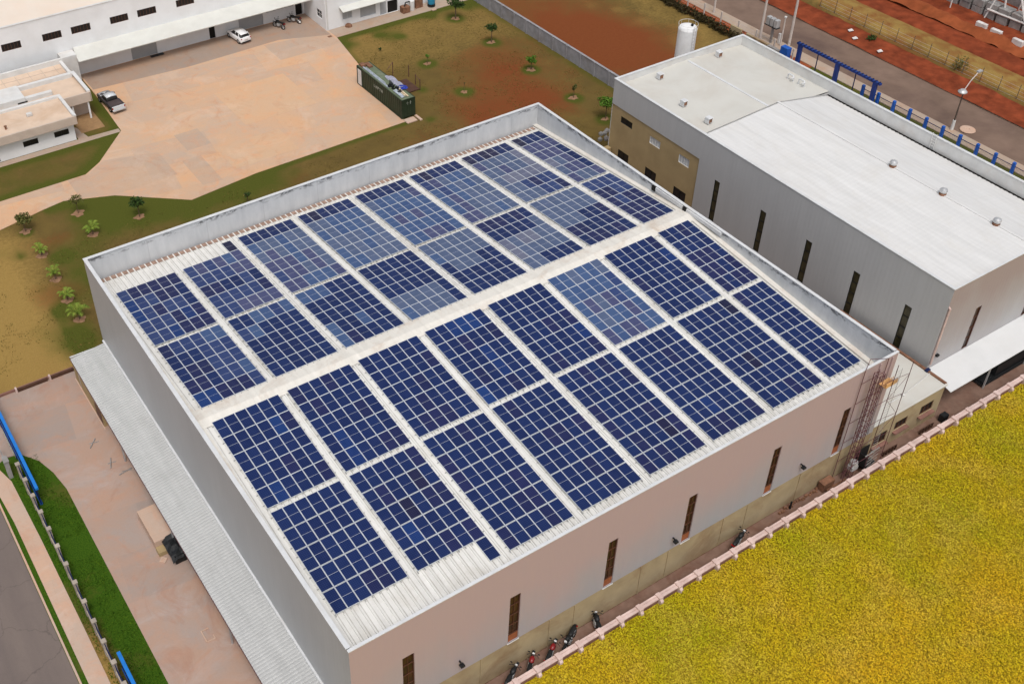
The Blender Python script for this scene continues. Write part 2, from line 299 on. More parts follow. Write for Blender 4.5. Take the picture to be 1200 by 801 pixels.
# ------------------------------------------------------------------ mesh builder
class MB:
    def __init__(s): s.v = []; s.f = []; s.mi = []; s.cur = 0
    def add(s, vs, fs):
        k = len(s.v); s.v += [tuple(map(float, v)) for v in vs]
        for f in fs: s.f.append([i + k for i in f]); s.mi.append(s.cur)
        return s
    def box(s, x0, x1, y0, y1, z0, z1):
        if x0 > x1: x0, x1 = x1, x0
        if y0 > y1: y0, y1 = y1, y0
        if z0 > z1: z0, z1 = z1, z0
        return s.add([(x0, y0, z0), (x1, y0, z0), (x1, y1, z0), (x0, y1, z0), (x0, y0, z1), (x1, y0, z1), (x1, y1, z1), (x0, y1, z1)],
                     [(0, 3, 2, 1), (4, 5, 6, 7), (0, 1, 5, 4), (1, 2, 6, 5), (2, 3, 7, 6), (3, 0, 4, 7)])
    def quad(s, a, b, c, d): return s.add([a, b, c, d], [(0, 1, 2, 3)])
    def prism(s, poly, z0, z1):
        n = len(poly); A = sum(poly[i][0] * poly[(i + 1) % n][1] - poly[(i + 1) % n][0] * poly[i][1] for i in range(n))
        if A < 0: poly = poly[::-1]
        vs = [(x, y, z0) for x, y in poly] + [(x, y, z1) for x, y in poly]
        return s.add(vs, [tuple(range(n))[::-1], tuple(range(n, 2 * n))] + [(i, (i + 1) % n, n + (i + 1) % n, n + i) for i in range(n)])
    def extrude_x(s, prof, x0, x1):   # prof: (y,z)
        n = len(prof); A = sum(prof[i][0] * prof[(i + 1) % n][1] - prof[(i + 1) % n][0] * prof[i][1] for i in range(n))
        if A < 0: prof = prof[::-1]
        vs = [(x0, y, z) for y, z in prof] + [(x1, y, z) for y, z in prof]
        return s.add(vs, [tuple(range(n))[::-1], tuple(range(n, 2 * n))] + [(i, (i + 1) % n, n + (i + 1) % n, n + i) for i in range(n)])
    def tube(s, pts, r, n=8, r2=None, cap=True):
        pts = [Vector(p) for p in pts]; m = len(pts); rings = []
        vs = []; fs = []
        for i, p in enumerate(pts):
            d = (pts[min(i + 1, m - 1)] - pts[max(i - 1, 0)]).normalized()
            u = d.cross(Vector((0, 0, 1)));
            if u.length < 1e-3: u = d.cross(Vector((1, 0, 0)))
            u.normalize(); w = d.cross(u)
            rr = r if r2 is None else r + (r2 - r) * i / (m - 1)
            for k in range(n):
                a = 2 * math.pi * k / n; vs.append(p + (u * math.cos(a) + w * math.sin(a)) * rr)
        for i in range(m - 1):
            for k in range(n): fs.append((i * n + k, i * n + (k + 1) % n, (i + 1) * n + (k + 1) % n, (i + 1) * n + k))
        if cap: fs += [tuple(range(n))[::-1], tuple((m - 1) * n + k for k in range(n))]
        return s.add(vs, fs)
    def lathe(s, prof, cx, cy, n=20):  # prof (r,z)
        vs = []; fs = []
        for r, z in prof:
            for k in range(n):
                a = 2 * math.pi * k / n; vs.append((cx + r * math.cos(a), cy + r * math.sin(a), z))
        for i in range(len(prof) - 1):
            for k in range(n): fs.append((i * n + k, i * n + (k + 1) % n, (i + 1) * n + (k + 1) % n, (i + 1) * n + k))
        fs += [tuple(range(n))[::-1], tuple((len(prof) - 1) * n + k for k in range(n))]
        return s.add(vs, fs)
    def mesh(s, name, mats, off=(0, 0, 0), smooth=False):
        me = bpy.data.meshes.new(name)
        me.from_pydata([(x - off[0], y - off[1], z - off[2]) for x, y, z in s.v], [], s.f)
        for m in mats: me.materials.append(m)
        if any(s.mi): me.polygons.foreach_set('material_index', s.mi)
        if smooth: me.polygons.foreach_set('use_smooth', [True] * len(s.f))
        me.update(); return me
    def build(s, name, mat, parent=None, smooth=False, bevel=0):
        """verts are world coordinates; the object's origin goes to its own base"""
        mats = mat if isinstance(mat, (list, tuple)) else [mat]
        a = np.array(s.v); lo, hi = a.min(0), a.max(0)
        o = ((lo[0] + hi[0]) / 2, (lo[1] + hi[1]) / 2, lo[2])
        ob = bpy.data.objects.new(name, s.mesh(name, mats, o, smooth)); col.objects.link(ob)
        w = WPOS.get(parent.name, (0, 0, 0)) if parent else (0, 0, 0)
        ob.location = (o[0] - w[0], o[1] - w[1], o[2] - w[2]); ob.parent = parent
        WPOS[ob.name] = o
        if bevel:
            bv = ob.modifiers.new('bevel', 'BEVEL'); bv.width = bevel; bv.segments = 2; bv.limit_method = 'ANGLE'
        return ob
def tag(o, label=None, cat=None, group=None, kind=None):
    if label: o['label'] = label
    if cat: o['category'] = cat
    if group: o['group'] = group
    if kind: o['kind'] = kind
    return o
def thing(name, loc, label, cat, group=None, rz=0):
    e = bpy.data.objects.new(name, None); col.objects.link(e); e.location = loc; e.rotation_euler.z = rz
    e.empty_display_size = 0.3; WPOS[e.name] = tuple(loc)
    return tag(e, label, cat, group)
def kids(o): return [c for c in list(col.objects) if c.parent == o]
CH = {}
def copy_tree(o, parent=None):
    c = o.copy(); col.objects.link(c); c.parent = parent
    for ch in o.children: copy_tree(ch, c)
    return c
def structure(name, poly, z0, z1, mat):
    return tag(MB().prism(poly, z0, z1).build(name, mat), kind='structure')

def wall_holes(mb, axis, a0, a1, z0, z1, pos, holes, depth, sign):
    """outer face at coordinate pos (axis 'y': plane y=pos spanning x; 'x': plane x=pos spanning y), openings cut through with reveals going inwards (sign)"""
    P = (lambda a, z, d=0.0: (a, pos + sign * d, z)) if axis == 'y' else (lambda a, z, d=0.0: (pos + sign * d, a, z))
    xs = sorted({a0, a1, *[h[0] for h in holes], *[h[1] for h in holes]}); xs = [x for x in xs if a0 <= x <= a1]
    zs = sorted({z0, z1, *[h[2] for h in holes], *[h[3] for h in holes]}); zs = [z for z in zs if z0 <= z <= z1]
    for i in range(len(xs) - 1):
        for j in range(len(zs) - 1):
            cx, cz = (xs[i] + xs[i + 1]) / 2, (zs[j] + zs[j + 1]) / 2
            if any(h[0] < cx < h[1] and h[2] < cz < h[3] for h in holes): continue
            mb.quad(P(xs[i], zs[j]), P(xs[i + 1], zs[j]), P(xs[i + 1], zs[j + 1]), P(xs[i], zs[j + 1]))
    for h in holes:
        b0, b1, c0, c1 = h[:4]; c0 = max(c0, z0); c1 = min(c1, z1)
        mb.quad(P(b0, c0), P(b0, c1), P(b0, c1, depth), P(b0, c0, depth))
        mb.quad(P(b1, c0), P(b1, c0, depth), P(b1, c1, depth), P(b1, c1))
        mb.quad(P(b0, c0), P(b0, c0, depth), P(b1, c0, depth), P(b1, c0))
        mb.quad(P(b0, c1), P(b1, c1), P(b1, c1, depth), P(b0, c1, depth))

def window(parent, axis, a0, a1, z0, z1, pos, sign, depth, glass, frame, bars_v=0, bars_h=0, t=0.06, name='window'):
    """frame object with a pane as sub-part, set back in the opening"""
    f = MB(); d0, d1 = depth - 0.09, depth - 0.02
    def bx(p0, p1, q0, q1, e0=d0, e1=d1, mb=f):
        A, B = pos + sign * e0, pos + sign * e1
        if axis == 'y': mb.box(p0, p1, A, B, q0, q1)
        else: mb.box(A, B, p0, p1, q0, q1)
    bx(a0 + .003, a0 + t, z0 + .003, z1 - .003); bx(a1 - t, a1 - .003, z0 + .003, z1 - .003); bx(a0 + t, a1 - t, z0 + .003, z0 + t); bx(a0 + t, a1 - t, z1 - t, z1 - .003)
    for k in range(bars_v):
        c = a0 + (a1 - a0) * (k + 1) / (bars_v + 1); bx(c - t * .4, c + t * .4, z0 + t, z1 - t, d0 + .01, d1)
    for k in range(bars_h):
        c = z0 + (z1 - z0) * (k + 1) / (bars_h + 1); bx(a0 + t, a1 - t, c - t * .5, c + t * .5, d0 + .012, d1 - .003)
    w = f.build(name, frame, parent)
    g = MB(); bx(a0 + .01, a1 - .01, z0 + .01, z1 - .01, d1 + .002, d1 + .015, g); g.build('pane', glass, w)
    return w

# ------------------------------------------------------------------ camera, light, world
cam_f, ca, cb, cc = 1341.73673, -0.565739380, 0.894882099, -0.00876027141
cpos = (-17.4434871, -36.9786222, 73.1039264); pcx, pcy = 502.974213, 339.497841
cd = bpy.data.cameras.new('camera'); co = bpy.data.objects.new('camera', cd); col.objects.link(co)
co.matrix_world = Matrix.Translation(cpos) @ (Matrix.Rotation(ca, 4, 'Z') @ Matrix.Rotation(cb, 4, 'X') @ Matrix.Rotation(cc, 4, 'Z'))
cd.sensor_fit = 'HORIZONTAL'; cd.sensor_width = 36; cd.lens = cam_f / 1200 * 36
cd.shift_x = (600 - pcx) / 1200; cd.shift_y = (pcy - 400.5) / 1200
cd.clip_start = 1; cd.clip_end = 6000; scene.camera = co
CP = np.array(cpos); CR = np.array((Matrix.Rotation(ca, 3, 'Z') @ Matrix.Rotation(cb, 3, 'X') @ Matrix.Rotation(cc, 3, 'Z')))

SUN_EL, SUN_AZ = R(62), R(205)      # azimuth clockwise from +Y
w = bpy.data.worlds.new('World'); scene.world = w; w.use_nodes = True
nt = w.node_tree; bg = nt.nodes['Background']
sky = nt.nodes.new('ShaderNodeTexSky'); sky.sky_type = 'NISHITA'; sky.sun_disc = False
sky.sun_elevation = SUN_EL; sky.sun_rotation = SUN_AZ; sky.air_density = 1.0; sky.dust_density = 4.0; sky.ozone_density = 0.6
hsv = nt.nodes.new('ShaderNodeHueSaturation'); hsv.inputs['Saturation'].default_value = 0.35
nt.links.new(sky.outputs[0], hsv.inputs['Color']); nt.links.new(hsv.outputs[0], bg.inputs['Color'])
bg.inputs['Strength'].default_value = 0.13
sd = bpy.data.lights.new('sun', 'SUN'); so = bpy.data.objects.new('sun', sd); col.objects.link(so)
sd.energy = 1.4; sd.angle = R(20); sd.color = (1.0, 0.96, 0.91)
sdir = Vector((math.sin(SUN_AZ) * math.cos(SUN_EL), math.cos(SUN_AZ) * math.cos(SUN_EL), math.sin(SUN_EL)))
so.rotation_euler = (-sdir).to_track_quat('-Z', 'Y').to_euler(); so.location = (0, 0, 120)
vs = scene.view_settings; vs.view_transform = 'Standard'; vs.look = 'None'; vs.gamma = 1; vs.exposure = 0.12; vs.use_curve_mapping = False

# ------------------------------------------------------------------ ground masks
def vnoise(x, y, s, seed=0):
    x = x / s; y = y / s; xi = np.floor(x).astype(int); yi = np.floor(y).astype(int); fx = x - xi; fy = y - yi
    fx = fx * fx * (3 - 2 * fx); fy = fy * fy * (3 - 2 * fy)
    def h(a, b): return ((np.sin(a * 127.1 + b * 311.7 + seed * 74.7) * 43758.5453) % 1.0)
    return (h(xi, yi) * (1 - fx) + h(xi + 1, yi) * fx) * (1 - fy) + (h(xi, yi + 1) * (1 - fx) + h(xi + 1, yi + 1) * fx) * fy
def fbm(x, y, s, seed=0): return (vnoise(x, y, s, seed) * .55 + vnoise(x, y, s / 2.1, seed + 1) * .3 + vnoise(x, y, s / 4.3, seed + 2) * .15)
def segd(x, y, a, b):
    ax, ay = a; bx, by = b; L = (bx - ax) ** 2 + (by - ay) ** 2
    t = np.clip(((x - ax) * (bx - ax) + (y - ay) * (by - ay)) / L, 0, 1)
    return np.hypot(x - ax - t * (bx - ax), y - ay - t * (by - ay))
def polyd(x, y, pts): return np.min([segd(x, y, pts[i], pts[i + 1]) for i in range(len(pts) - 1)], axis=0)
def g(d, s): return np.exp(-(d / s) ** 2)
def masked_sheet(name, x0, x1, y0, y1, z, step, fn, mat, hfn=None, kind='structure'):
    nx = int((x1 - x0) / step) + 1; ny = int((y1 - y0) / step) + 1
    X, Y = np.meshgrid(np.linspace(x0, x1, nx), np.linspace(y0, y1, ny)); Xf, Yf = X.ravel(), Y.ravel()
    Z = np.full_like(Xf, z) if hfn is None else z + hfn(Xf, Yf)
    idx = np.arange(nx * ny).reshape(ny, nx)
    F = np.stack([idx[:-1, :-1], idx[:-1, 1:], idx[1:, 1:], idx[1:, :-1]], -1).reshape(-1, 4)
    me = bpy.data.meshes.new(name); ox, oy = (x0 + x1) / 2, (y0 + y1) / 2
    me.from_pydata(np.stack([Xf - ox, Yf - oy, Z], 1).tolist(), [], F.tolist())
    me.materials.append(mat)
    if fn is not None:
        r, gg, bb = fn(Xf, Yf); at = me.color_attributes.new('mask', 'FLOAT_COLOR', 'POINT')
        at.data.foreach_set('color', np.clip(np.stack([r, gg, bb, np.ones_like(r)], 1), 0, 1).astype(np.float32).ravel())
    me.polygons.foreach_set('use_smooth', [True] * len(F))
    o = bpy.data.objects.new(name, me); col.objects.link(o); o.location = (ox, oy, 0)
    return tag(o, kind=kind)

YARD = [(-30, 66), (-2.3, 74.5), (2.7, 75.7), (5.4, 76.2), (10.7, 74.1), (17.7, 68.4), (26.2, 69.4), (47.0, 69.8), (51.2, 94.8), (51.2, 104.2), (17.0, 104.2), (17.0, 98), (16.5, 87.3), (11.7, 81.8), (9.4, 80.1), (-0.7, 80.0), (-30, 77)]
TREES = [(68.5, 90.6), (68.5, 81.6), (57.6, 81.2), (57.4, 72.0), (68.3, 72.1), (68.3, 63.0), (68.3, 56.5), (0.0, 72.4), (6.0, 72.3), (11.5, 68.3)]
PALMS = [(6.0, 68.1), (0.1, 67.4), (0.0, 62.6), (-0.1, 58.6), (-0.1, 55.0)]
def lawn_mask(x, y):
    n = fbm(x, y, 5, 3); n2 = fbm(x, y, 1.6, 9)
    e = polyd(x, y, [(-2.3, 74.5), (2.7, 75.7), (5.4, 76.2), (10.7, 74.1), (17.7, 68.4), (26.2, 69.4)])
    G = 0.95 * g(e, 1.6) * np.where(x > 3, 1, .3) + 0.75 * g(polyd(x, y, [(8, 72), (17, 66.5), (27, 67.3)]), 4.0) * np.clip((x + 1) / 8, 0, 1)
    G += 0.85 * g(polyd(x, y, [(26, 69.0), (47, 69.4)]), 0.5)
    G += 0.9 * g(polyd(x, y, [(51.5, 94.3), (80, 94.3)]), 0.9) + 0.12 * g(polyd(x, y, [(53, 93), (75, 93)]), 3) + 0.5 * g(polyd(x, y, [(74, 60), (74, 95)]), 1.0) + 0.5 * g(polyd(x, y, [(47.2, 69.9), (51.4, 94.8)]), 0.8)
    for i, (tx, ty) in enumerate(TREES):
        G += 1.5 * g(np.hypot(x - tx, y - ty), 1.3 if i < 7 else 0.7)
    for tx, ty, rr, k in ((1.6, 66.2, 1.3, 1.0), (-2, 68.5, .9, .6), (-1.5, 51.5, 2.2, .9), (-1.0, 57.5, 1.8, .8), (2.5, 58, 2.5, .5), (57.9, 91.0, 2.0, .5), (53.2, 75.5, 1.0, .9), (50, 68.5, .8, .8), (52, 92, 1.2, .5), (72, 93, 1.8, .6), (66, 93.3, 1.0, .8), (56.5, 92.2, .9, .7), (59, 90, .9, .6), (10, 70, 4, .5), (-3.5, 70, 1.8, .5), (-4, 56, 1.7, .45), (3, 62, 3.0, .6), (-3, 62, 1.6, .4), (4, 66, 3.2, .5), (-2, 53, 2.6, .7)):
        G += k * g(np.hypot(x - tx, y - ty), rr)
    # beds by the office block
    inoff = (x < 17) & (y > 79.5)
    G = np.where(inoff, 0.35 + 0.75 * g(polyd(x, y, [(0, 80), (9.4, 80.2), (11.7, 81.8), (16.4, 87.2)]), 1.2) + 0.6 * g(polyd(x, y, [(16.5, 87), (16.5, 101)]), .8) + .7 * g(polyd(x, y, [(2, 87), (16, 87)]), 1.0), G)
    G += 0.45 * (n2 - 0.5)
    G = np.where(x < -2, G * .6, G)
    B = 0.9 * np.clip((2.5 - x) / 7, 0, 1) * np.clip((78 - y) / 6, 0, 1) + 0.42 * np.clip((y - 74) / 10, 0, 1) * (x > 50) + 0.5 * (n - .5)
    Rr = 0.85 * g(np.hypot((x - 62), (y - 69) * 1.1), 10) + .3 * g(np.hypot(x - 70, y - 78), 6) + 0.25 * g(polyd(x, y, [(30, 62), (60, 62)]), 5) + 0.5 * g(np.hypot((x - 4), (y - 69.5) * 1.4), 3) + .35 * g(np.hypot(x + .5, y - 60), 3) + 0.7 * (n - 0.5)
    B -= Rr * .3
    return G, Rr, B
def lot_mask(x, y):
    n = fbm(x, y, 7, 5); n2 = fbm(x, y, 2.5, 6)
    G = 0.35 * g(x - 75.3, 0.7) + 0.10 * n2 + .35 * (n2 - .55)
    Rr = 0.75 * g(np.hypot((x - 80), (y - 76) * .7), 9) + 0.45 + 0.9 * (n - .5) - .5 * np.clip((x - 86) / 8, 0, 1)
    B = 0.45 * np.clip((x - 84) / 10, 0, 1) + .35 * g(x - 76, 1.3) + 0.8 * (n2 - .55)
    return G, Rr, B
def verge_mask(x, y):
    n = fbm(x, y, 3, 8); G = np.full_like(x, 0.9) + 0.9 * (n - .5)
    dry = g(np.hypot((x + 11.9) * 9, (y - 13)), 8.0)
    return G - dry * 1.1, np.zeros_like(x), dry * .8
def bank_mask(x, y):
    n = fbm(x, y, 4, 4); n2 = fbm(x, y, 1.2, 2)
    return 0.1 * n2, 0.35 + 0.9 * (n2 - .5), 0.85 + .8 * (n - .5) - .7 * np.clip((116.3 - x) / 2, 0, 1)

tag(MB().quad((-1500, -1500, -.12), (1500, -1500, -.12), (1500, 1500, -.12), (-1500, 1500, -.12)).build('ground', M['red_dirt']), kind='structure')
masked_sheet('lawn', -40, 74.3, 47.3, 130, 0.0, 0.5, lawn_mask, M['grass'])
masked_sheet('vacant_lot', 74.3, 97.8, 20, 140, 0.0, 0.7, lot_mask, M['grass'])
structure('yard_pavement', YARD, -0.1, 0.05, M['yard'])
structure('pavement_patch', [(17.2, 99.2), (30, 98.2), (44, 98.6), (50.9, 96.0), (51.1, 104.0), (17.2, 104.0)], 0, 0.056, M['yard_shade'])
structure('pavement_patch', [(7.2, 75.6), (10.9, 74.2), (18.4, 74.2), (18.4, 80.0), (12.2, 81.9), (9.6, 80.0), (7.2, 80.0)], 0, 0.056, M['yard_grey'])
structure('pavement_patch', [(41.5, 93.0), (50.7, 93.0), (51.1, 96.9), (41.5, 98.3)], 0, 0.054, M['yard_grey'])
structure('pavement_patch', [(21.5, 78.4), (24.6, 78.4), (24.6, 82.6), (21.5, 82.6)], 0, 0.054, M['yard_grey'])
structure('pavement_patch', [(20.0, 70.5), (22.4, 70.2), (22.4, 76.6), (20.0, 76.6)], 0, 0.054, M['yard_grey'])
structure('pavement_patch', [(24.6, 71.5), (33, 71.5), (33, 77.0), (24.6, 77.0)], 0, 0.058, M['yard_orange'])
structure('pavement_patch', [(30, 80), (40, 80), (40, 89.5), (30, 89.5)], 0, 0.058, M['yard_orange'])
structure('path', [(51.2, 94.8), (90, 94.8), (90, 97.4), (51.2, 97.4)], -0.1, 0.054, M['path'])
structure('path', [(-8, 87.2), (16.4, 87.2), (16.4, 88.0), (11.6, 88.2), (-8, 88.2)], -0.1, 0.03, M['path'])
structure('path', [(11.4, 88.05), (12.6, 88.05), (12.1, 91.0), (11.4, 92.0)], -0.1, 0.026, M['path'])
structure('patio', [(12.2, 89.4), (15.2, 89.4), (15.2, 98.5), (12.2, 98.5)], -0.1, 0.04, M['patio'])
# west court, street
WY = [(-8.5, -6), (0.0, -6), (0.0, 48.3), (-11.8, 48.3), (-40, 50.0), (-40, 40.0), (-14.0, 40), (-12.4, 40.2), (-11.8, 40.6), (-10.6, 40.2), (-9.5, 38.6), (-8.9, 36.6), (-8.55, 34.2)]
structure('west_yard', WY, -0.1, 0.03, M['yard2'])
masked_sheet('verge_grass', -13.9, -8.4, -6, 40.4, 0.0, 0.4, verge_mask, M['lush'])
structure('street', [(-60, -60), (-13.75, -60), (-13.75, 40.2), (-13.95, 60), (-60, 60)], -0.12, -0.06, M['street'])
structure('kerb', [(-13.87, -60), (-13.72, -60), (-13.72, 37.0), (-13.87, 37.0)], -0.12, 0.06, M['sidewalk'])
structure('sidewalk', [(-13.2, -60), (-12.0, -60), (-12.0, 20), (-12.05, 30), (-12.2, 37.5), (-12.9, 40.3), (-13.7, 40.5), (-13.6, 37.6), (-13.35, 33)], -0.1, 0.055, M['sidewalk'])
structure('sidewalk', [(-40, 40.02), (-13.72, 40.02), (-13.72, 49.5), (-40, 49.5)], -0.1, 0.04, M['sidewalk'])
# passage along the front wall
structure('passage', [(-8, -1.5), (100, -1.5), (100, 2.6), (60.1, 2.6), (60.1, 0.1), (50.0, 0.1), (50.0, 0.0), (-8, 0)], -0.1, 0.02, M['passage'])
structure('side_alley', [(50.05, 0.12), (60.15, 0.12), (60.15, 47), (50.05, 47)], -0.1, 0.016, M['passage'])
structure('alley_soil', [(50, 47), (97.8, 47), (97.8, 47.3), (50, 47.3)], -0.1, 0.0, M['passage'])
structure('east_yard', [(79.7, -1.5), (97.9, -1.5), (97.9, 52), (79.7, 52)], -0.1, 0.024, M['yard2'])
# east road
structure('dirt_strip', [(97.8, 52), (100.2, 52), (100.2, 140), (97.8, 140)], -0.1, 0.01, M['orange_dirt'])
structure('sidewalk', [(100.2, -40), (102.2, -40), (102.2, 140), (100.2, 140)], -0.1, 0.08, M['path'])
masked_sheet('verge_grass', 98.0, 100.2, -40, 52, 0.0, 0.5, lambda x, y: (np.full_like(x, .75) + .4 * (fbm(x, y, 2) - .5), x * 0, x * 0), M['grass'])
structure('road', [(102.2, -60), (109.4, -60), (109.8, 140), (102.2, 140)], -0.1, -0.03, M['road'])
structure('kerb', [(109.4, -60), (109.62, -60), (110.02, 140), (109.8, 140)], -0.1, 0.03, M['path'])
masked_sheet('roadside_dirt', 109.5, 114.6, -60, 140, 0.02, 1.0, None, M['red_dirt'], lambda x, y: 0.25 * fbm(x, y, 2.5))
masked_sheet('bank_grass', 114.2, 121.0, -60, 140, 0.05, 0.5, bank_mask, M['grass'], lambda x, y: 0.55 * np.sin((x - 114.2) / 6.8 * np.pi) ** .8 + .15 * fbm(x, y, 1.5))
masked_sheet('dirt_yard', 120.8, 190, -60, 160, 0.0, 1.2, None, M['red_dirt'], lambda x, y: 0.5 * fbm(x, y, 5) * (x > 121.5) + 0.5 * np.clip((x - 126) / 3, 0, 1))
masked_sheet('field', -60, 220, -220, -1.8, 0.55, 2.0, None, M['field'], lambda x, y: 0.08 * fbm(x, y, 6))

def tufts(name, x0, x1, y0, y1, n, mat, ok, label, h=(.05, .16), w=(.03, .07), z=0.0):
    x = rng.uniform(x0, x1, n); y = rng.uniform(y0, y1, n); k = ok(x, y); x, y = x[k], y[k]; m = len(x)
    V = np.zeros((m, 3, 3), np.float32); a = rng.uniform(0, 6.28, m); ww = rng.uniform(*w, m); hh = rng.uniform(*h, m); ln = rng.uniform(-.08, .08, (m, 2))
    V[:, 0] = np.stack([x - np.cos(a) * ww, y - np.sin(a) * ww, np.full(m, z - .01)], 1); V[:, 1] = np.stack([x + np.cos(a) * ww, y + np.sin(a) * ww, np.full(m, z - .01)], 1); V[:, 2] = np.stack([x + ln[:, 0], y + ln[:, 1], z + hh], 1)
    cx_, cy_ = (x0 + x1) / 2, (y0 + y1) / 2; V = V.reshape(-1, 3); V[:, 0] -= cx_; V[:, 1] -= cy_
    me = bpy.data.meshes.new(name); me.vertices.add(m * 3); me.vertices.foreach_set('co', V.ravel()); me.loops.add(m * 3); me.polygons.add(m)
    me.loops.foreach_set('vertex_index', np.arange(m * 3, dtype=np.int32)); me.polygons.foreach_set('loop_start', np.arange(0, m * 3, 3, dtype=np.int32)); me.materials.append(mat); me.update(calc_edges=True)
    o = bpy.data.objects.new(name, me); col.objects.link(o); o.location = (cx_, cy_, 0); tag(o, label, 'grass', kind='stuff')
def tuft_mat(name, a, b_):
    m, nt, b = new_mat(name, .9, .1); p = wpos(nt); nt.links.new(mixc(nt, ramp(nt, noise(nt, p, 1.2, 4, .7), .35, .65), a, b_), b.inputs['Base Color']); return m
tufts('grass_tufts', -13.15, -8.6, -2, 39.5, 16000, tuft_mat('verge_tufts', (0.02, 0.07, 0.004), (0.09, 0.16, 0.01)), lambda x, y: ((x > -11.9) | ((x < -13.2) & (x > -13.7))) & (np.hypot(x + 11, (y - 34) * .5) < 60) & ((y < 34) | (x < -9.4)) & (fbm(x, y, 1.5) > .4), 'green blades of the watered lawn strip along the west fence')
tufts('dry_grass_tufts', -14, 73, 49, 94, 60000, tuft_mat('dry_tufts', (0.07, 0.07, 0.015), (0.21, 0.15, 0.045)), lambda x, y: (fbm(x, y, 2.2, 3) > .52) & ~((x > -2) & (x < 51.5) & (y > 68)) & ~((x > 0) & (x < 50.3) & (y < 47.4)) & ((x > 51) | (y < 68)), 'short dry grass tufts scattered over the brown lawn', (.04, .13), (.04, .09))

# crop: one dense mass of small flowering tufts
def crop():
    n = 170000
    x = rng.uniform(4, 84, n * 3); y = rng.uniform(-28, -2.05, n * 3)
    # keep only the wedge that the high viewpoint can see, with a generous margin
    keep = (y > -(9 + (x - 10) * 0.68)) & (x < 55 + (y + 21) * 1.41)
    x = x[keep][:n]; y = y[keep][:n]; n = len(x)
    z0 = 0.55 + 0.08 * fbm(x, y, 6)
    V = []; F = []
    k = 2
    V = np.zeros((n, k, 3, 3), np.float32)
    for i in range(k):
        a = rng.uniform(0, 2 * np.pi, n); s = rng.uniform(.045, .095, n); h = rng.uniform(.10, .26, n); l = rng.uniform(-.11, .11, (n, 2))
        for q in range(3):
            b_ = a + q * 2.094
            V[:, i, q] = np.stack([x + l[:, 0] + np.cos(b_) * s, y + l[:, 1] + np.sin(b_) * s, z0 + h + rng.uniform(-.045, .045, n)], 1)
    V = V.reshape(-1, 3); nf = len(V) // 3
    ox, oy = 45.0, -15.0; V[:, 0] -= ox; V[:, 1] -= oy
    me = bpy.data.meshes.new('crop_plants'); me.vertices.add(len(V)); me.vertices.foreach_set('co', V.ravel())
    me.loops.add(nf * 3); me.polygons.add(nf)
    me.loops.foreach_set('vertex_index', np.arange(nf * 3, dtype=np.int32))
    me.polygons.foreach_set('loop_start', np.arange(0, nf * 3, 3, dtype=np.int32))
    me.materials.append(M['crop']); me.update(calc_edges=True)
    o = bpy.data.objects.new('crop_plants', me); col.objects.link(o); o.location = (ox, oy, 0)
    tag(o, 'dense yellow green crop plants filling the field beside the boundary wall', 'crop', kind='stuff')
crop()
# ------------------------------------------------------------------ the big warehouse with the solar roof
W, D, H = 50.0, 47.25, 12.4
EAVE, RIDGE, RY = 9.9, 11.85, 23.6
def roof_z(y): return EAVE + (RIDGE - EAVE) * (y / RY if y < RY else (D - y) / (D - RY))
wh = thing('warehouse', (W / 2, D / 2, 0), 'large grey and pink warehouse with its white metal roof covered in solar panels', 'warehouse')
SLITS = [(3.75, 4.65), (12.3, 13.2), (20.9, 21.75), (28.5, 29.35), (37.2, 38.05), (44.95, 45.8)]
mb = MB(); holes = [(a, b, 3.4, 8.6) for a, b in SLITS]
wall_holes(mb, 'y', 0, W, 3.4, 12.36, 0.0, holes, 0.25, 1)
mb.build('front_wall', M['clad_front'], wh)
mb = MB(); mb.quad((0, .03, 0), (W, .03, 0), (W, .03, 3.4), (0, .03, 3.4)); mb.quad((0, 0, 3.4), (W, 0, 3.4), (W, .03, 3.4), (0, .03, 3.4))
for x in (6.5, 10.0, 16.0, 18.3, 24.6, 27.3, 33.0, 35.6, 41.5): mb.box(x, x + .07, -.03, .028, 0.02, 3.3)
mb.build('front_base_wall', M['beige'], wh)
mb = MB(); mb.quad((0, D, 3.0), (0, 0, 3.0), (0, 0, 12.36), (0, D, 12.36)); mb.build('left_wall', M['clad_left'], wh)
mb = MB(); lh = [(38.9, 41.4, 0.03, 2.6), (28, 34, 0.03, 2.8), (14, 20, .03, 2.8), (5, 8, .03, 2.5)]
wall_holes(mb, 'x', 0, D, 0, 3.0, 0.02, lh, 0.2, 1); mb.build('left_base_wall', M['beige'], wh)
for a, b, c, d in lh[1:]:
    q = MB(); q.quad((.2, a, c), (.2, b, c), (.2, b, d), (.2, a, d)); q.build('shutter_door', M['roller'], wh)
q = MB(); q.quad((.2, 38.9, .03), (.2, 41.4, .03), (.2, 41.4, 2.6), (.2, 38.9, 2.6)); q.build('door', M['dark'], wh)
mb = MB(); mb.quad((0, D, 0), (W, D, 0), (W, D, 12.36), (0, D, 12.36)); mb.build('back_wall', M['clad_right_side'], wh)
mb = MB(); mb.quad((W, 0, 0), (W, D, 0), (W, D, 12.36), (W, 0, 12.36)); mb.build('right_wall', M['clad_right_side'], wh)
for a, b in SLITS:
    # upper three glazed lights and a brown panel below
    f = window(wh, 'y', a, b, 4.2, 8.6, 0.0, 1, 0.16, M['brown_glass'], M['brown_frame'], 1, 3, 0.06)
    MB().box(a - .06, b + .06, -.05, .1, 3.34, 3.395).build('window_sill', M['rim'], wh)
    q = MB(); q.box(a + .004, b - .004, .09, .15, 3.403, 4.195); q.build('window_panel', M['rustpanel'], wh)
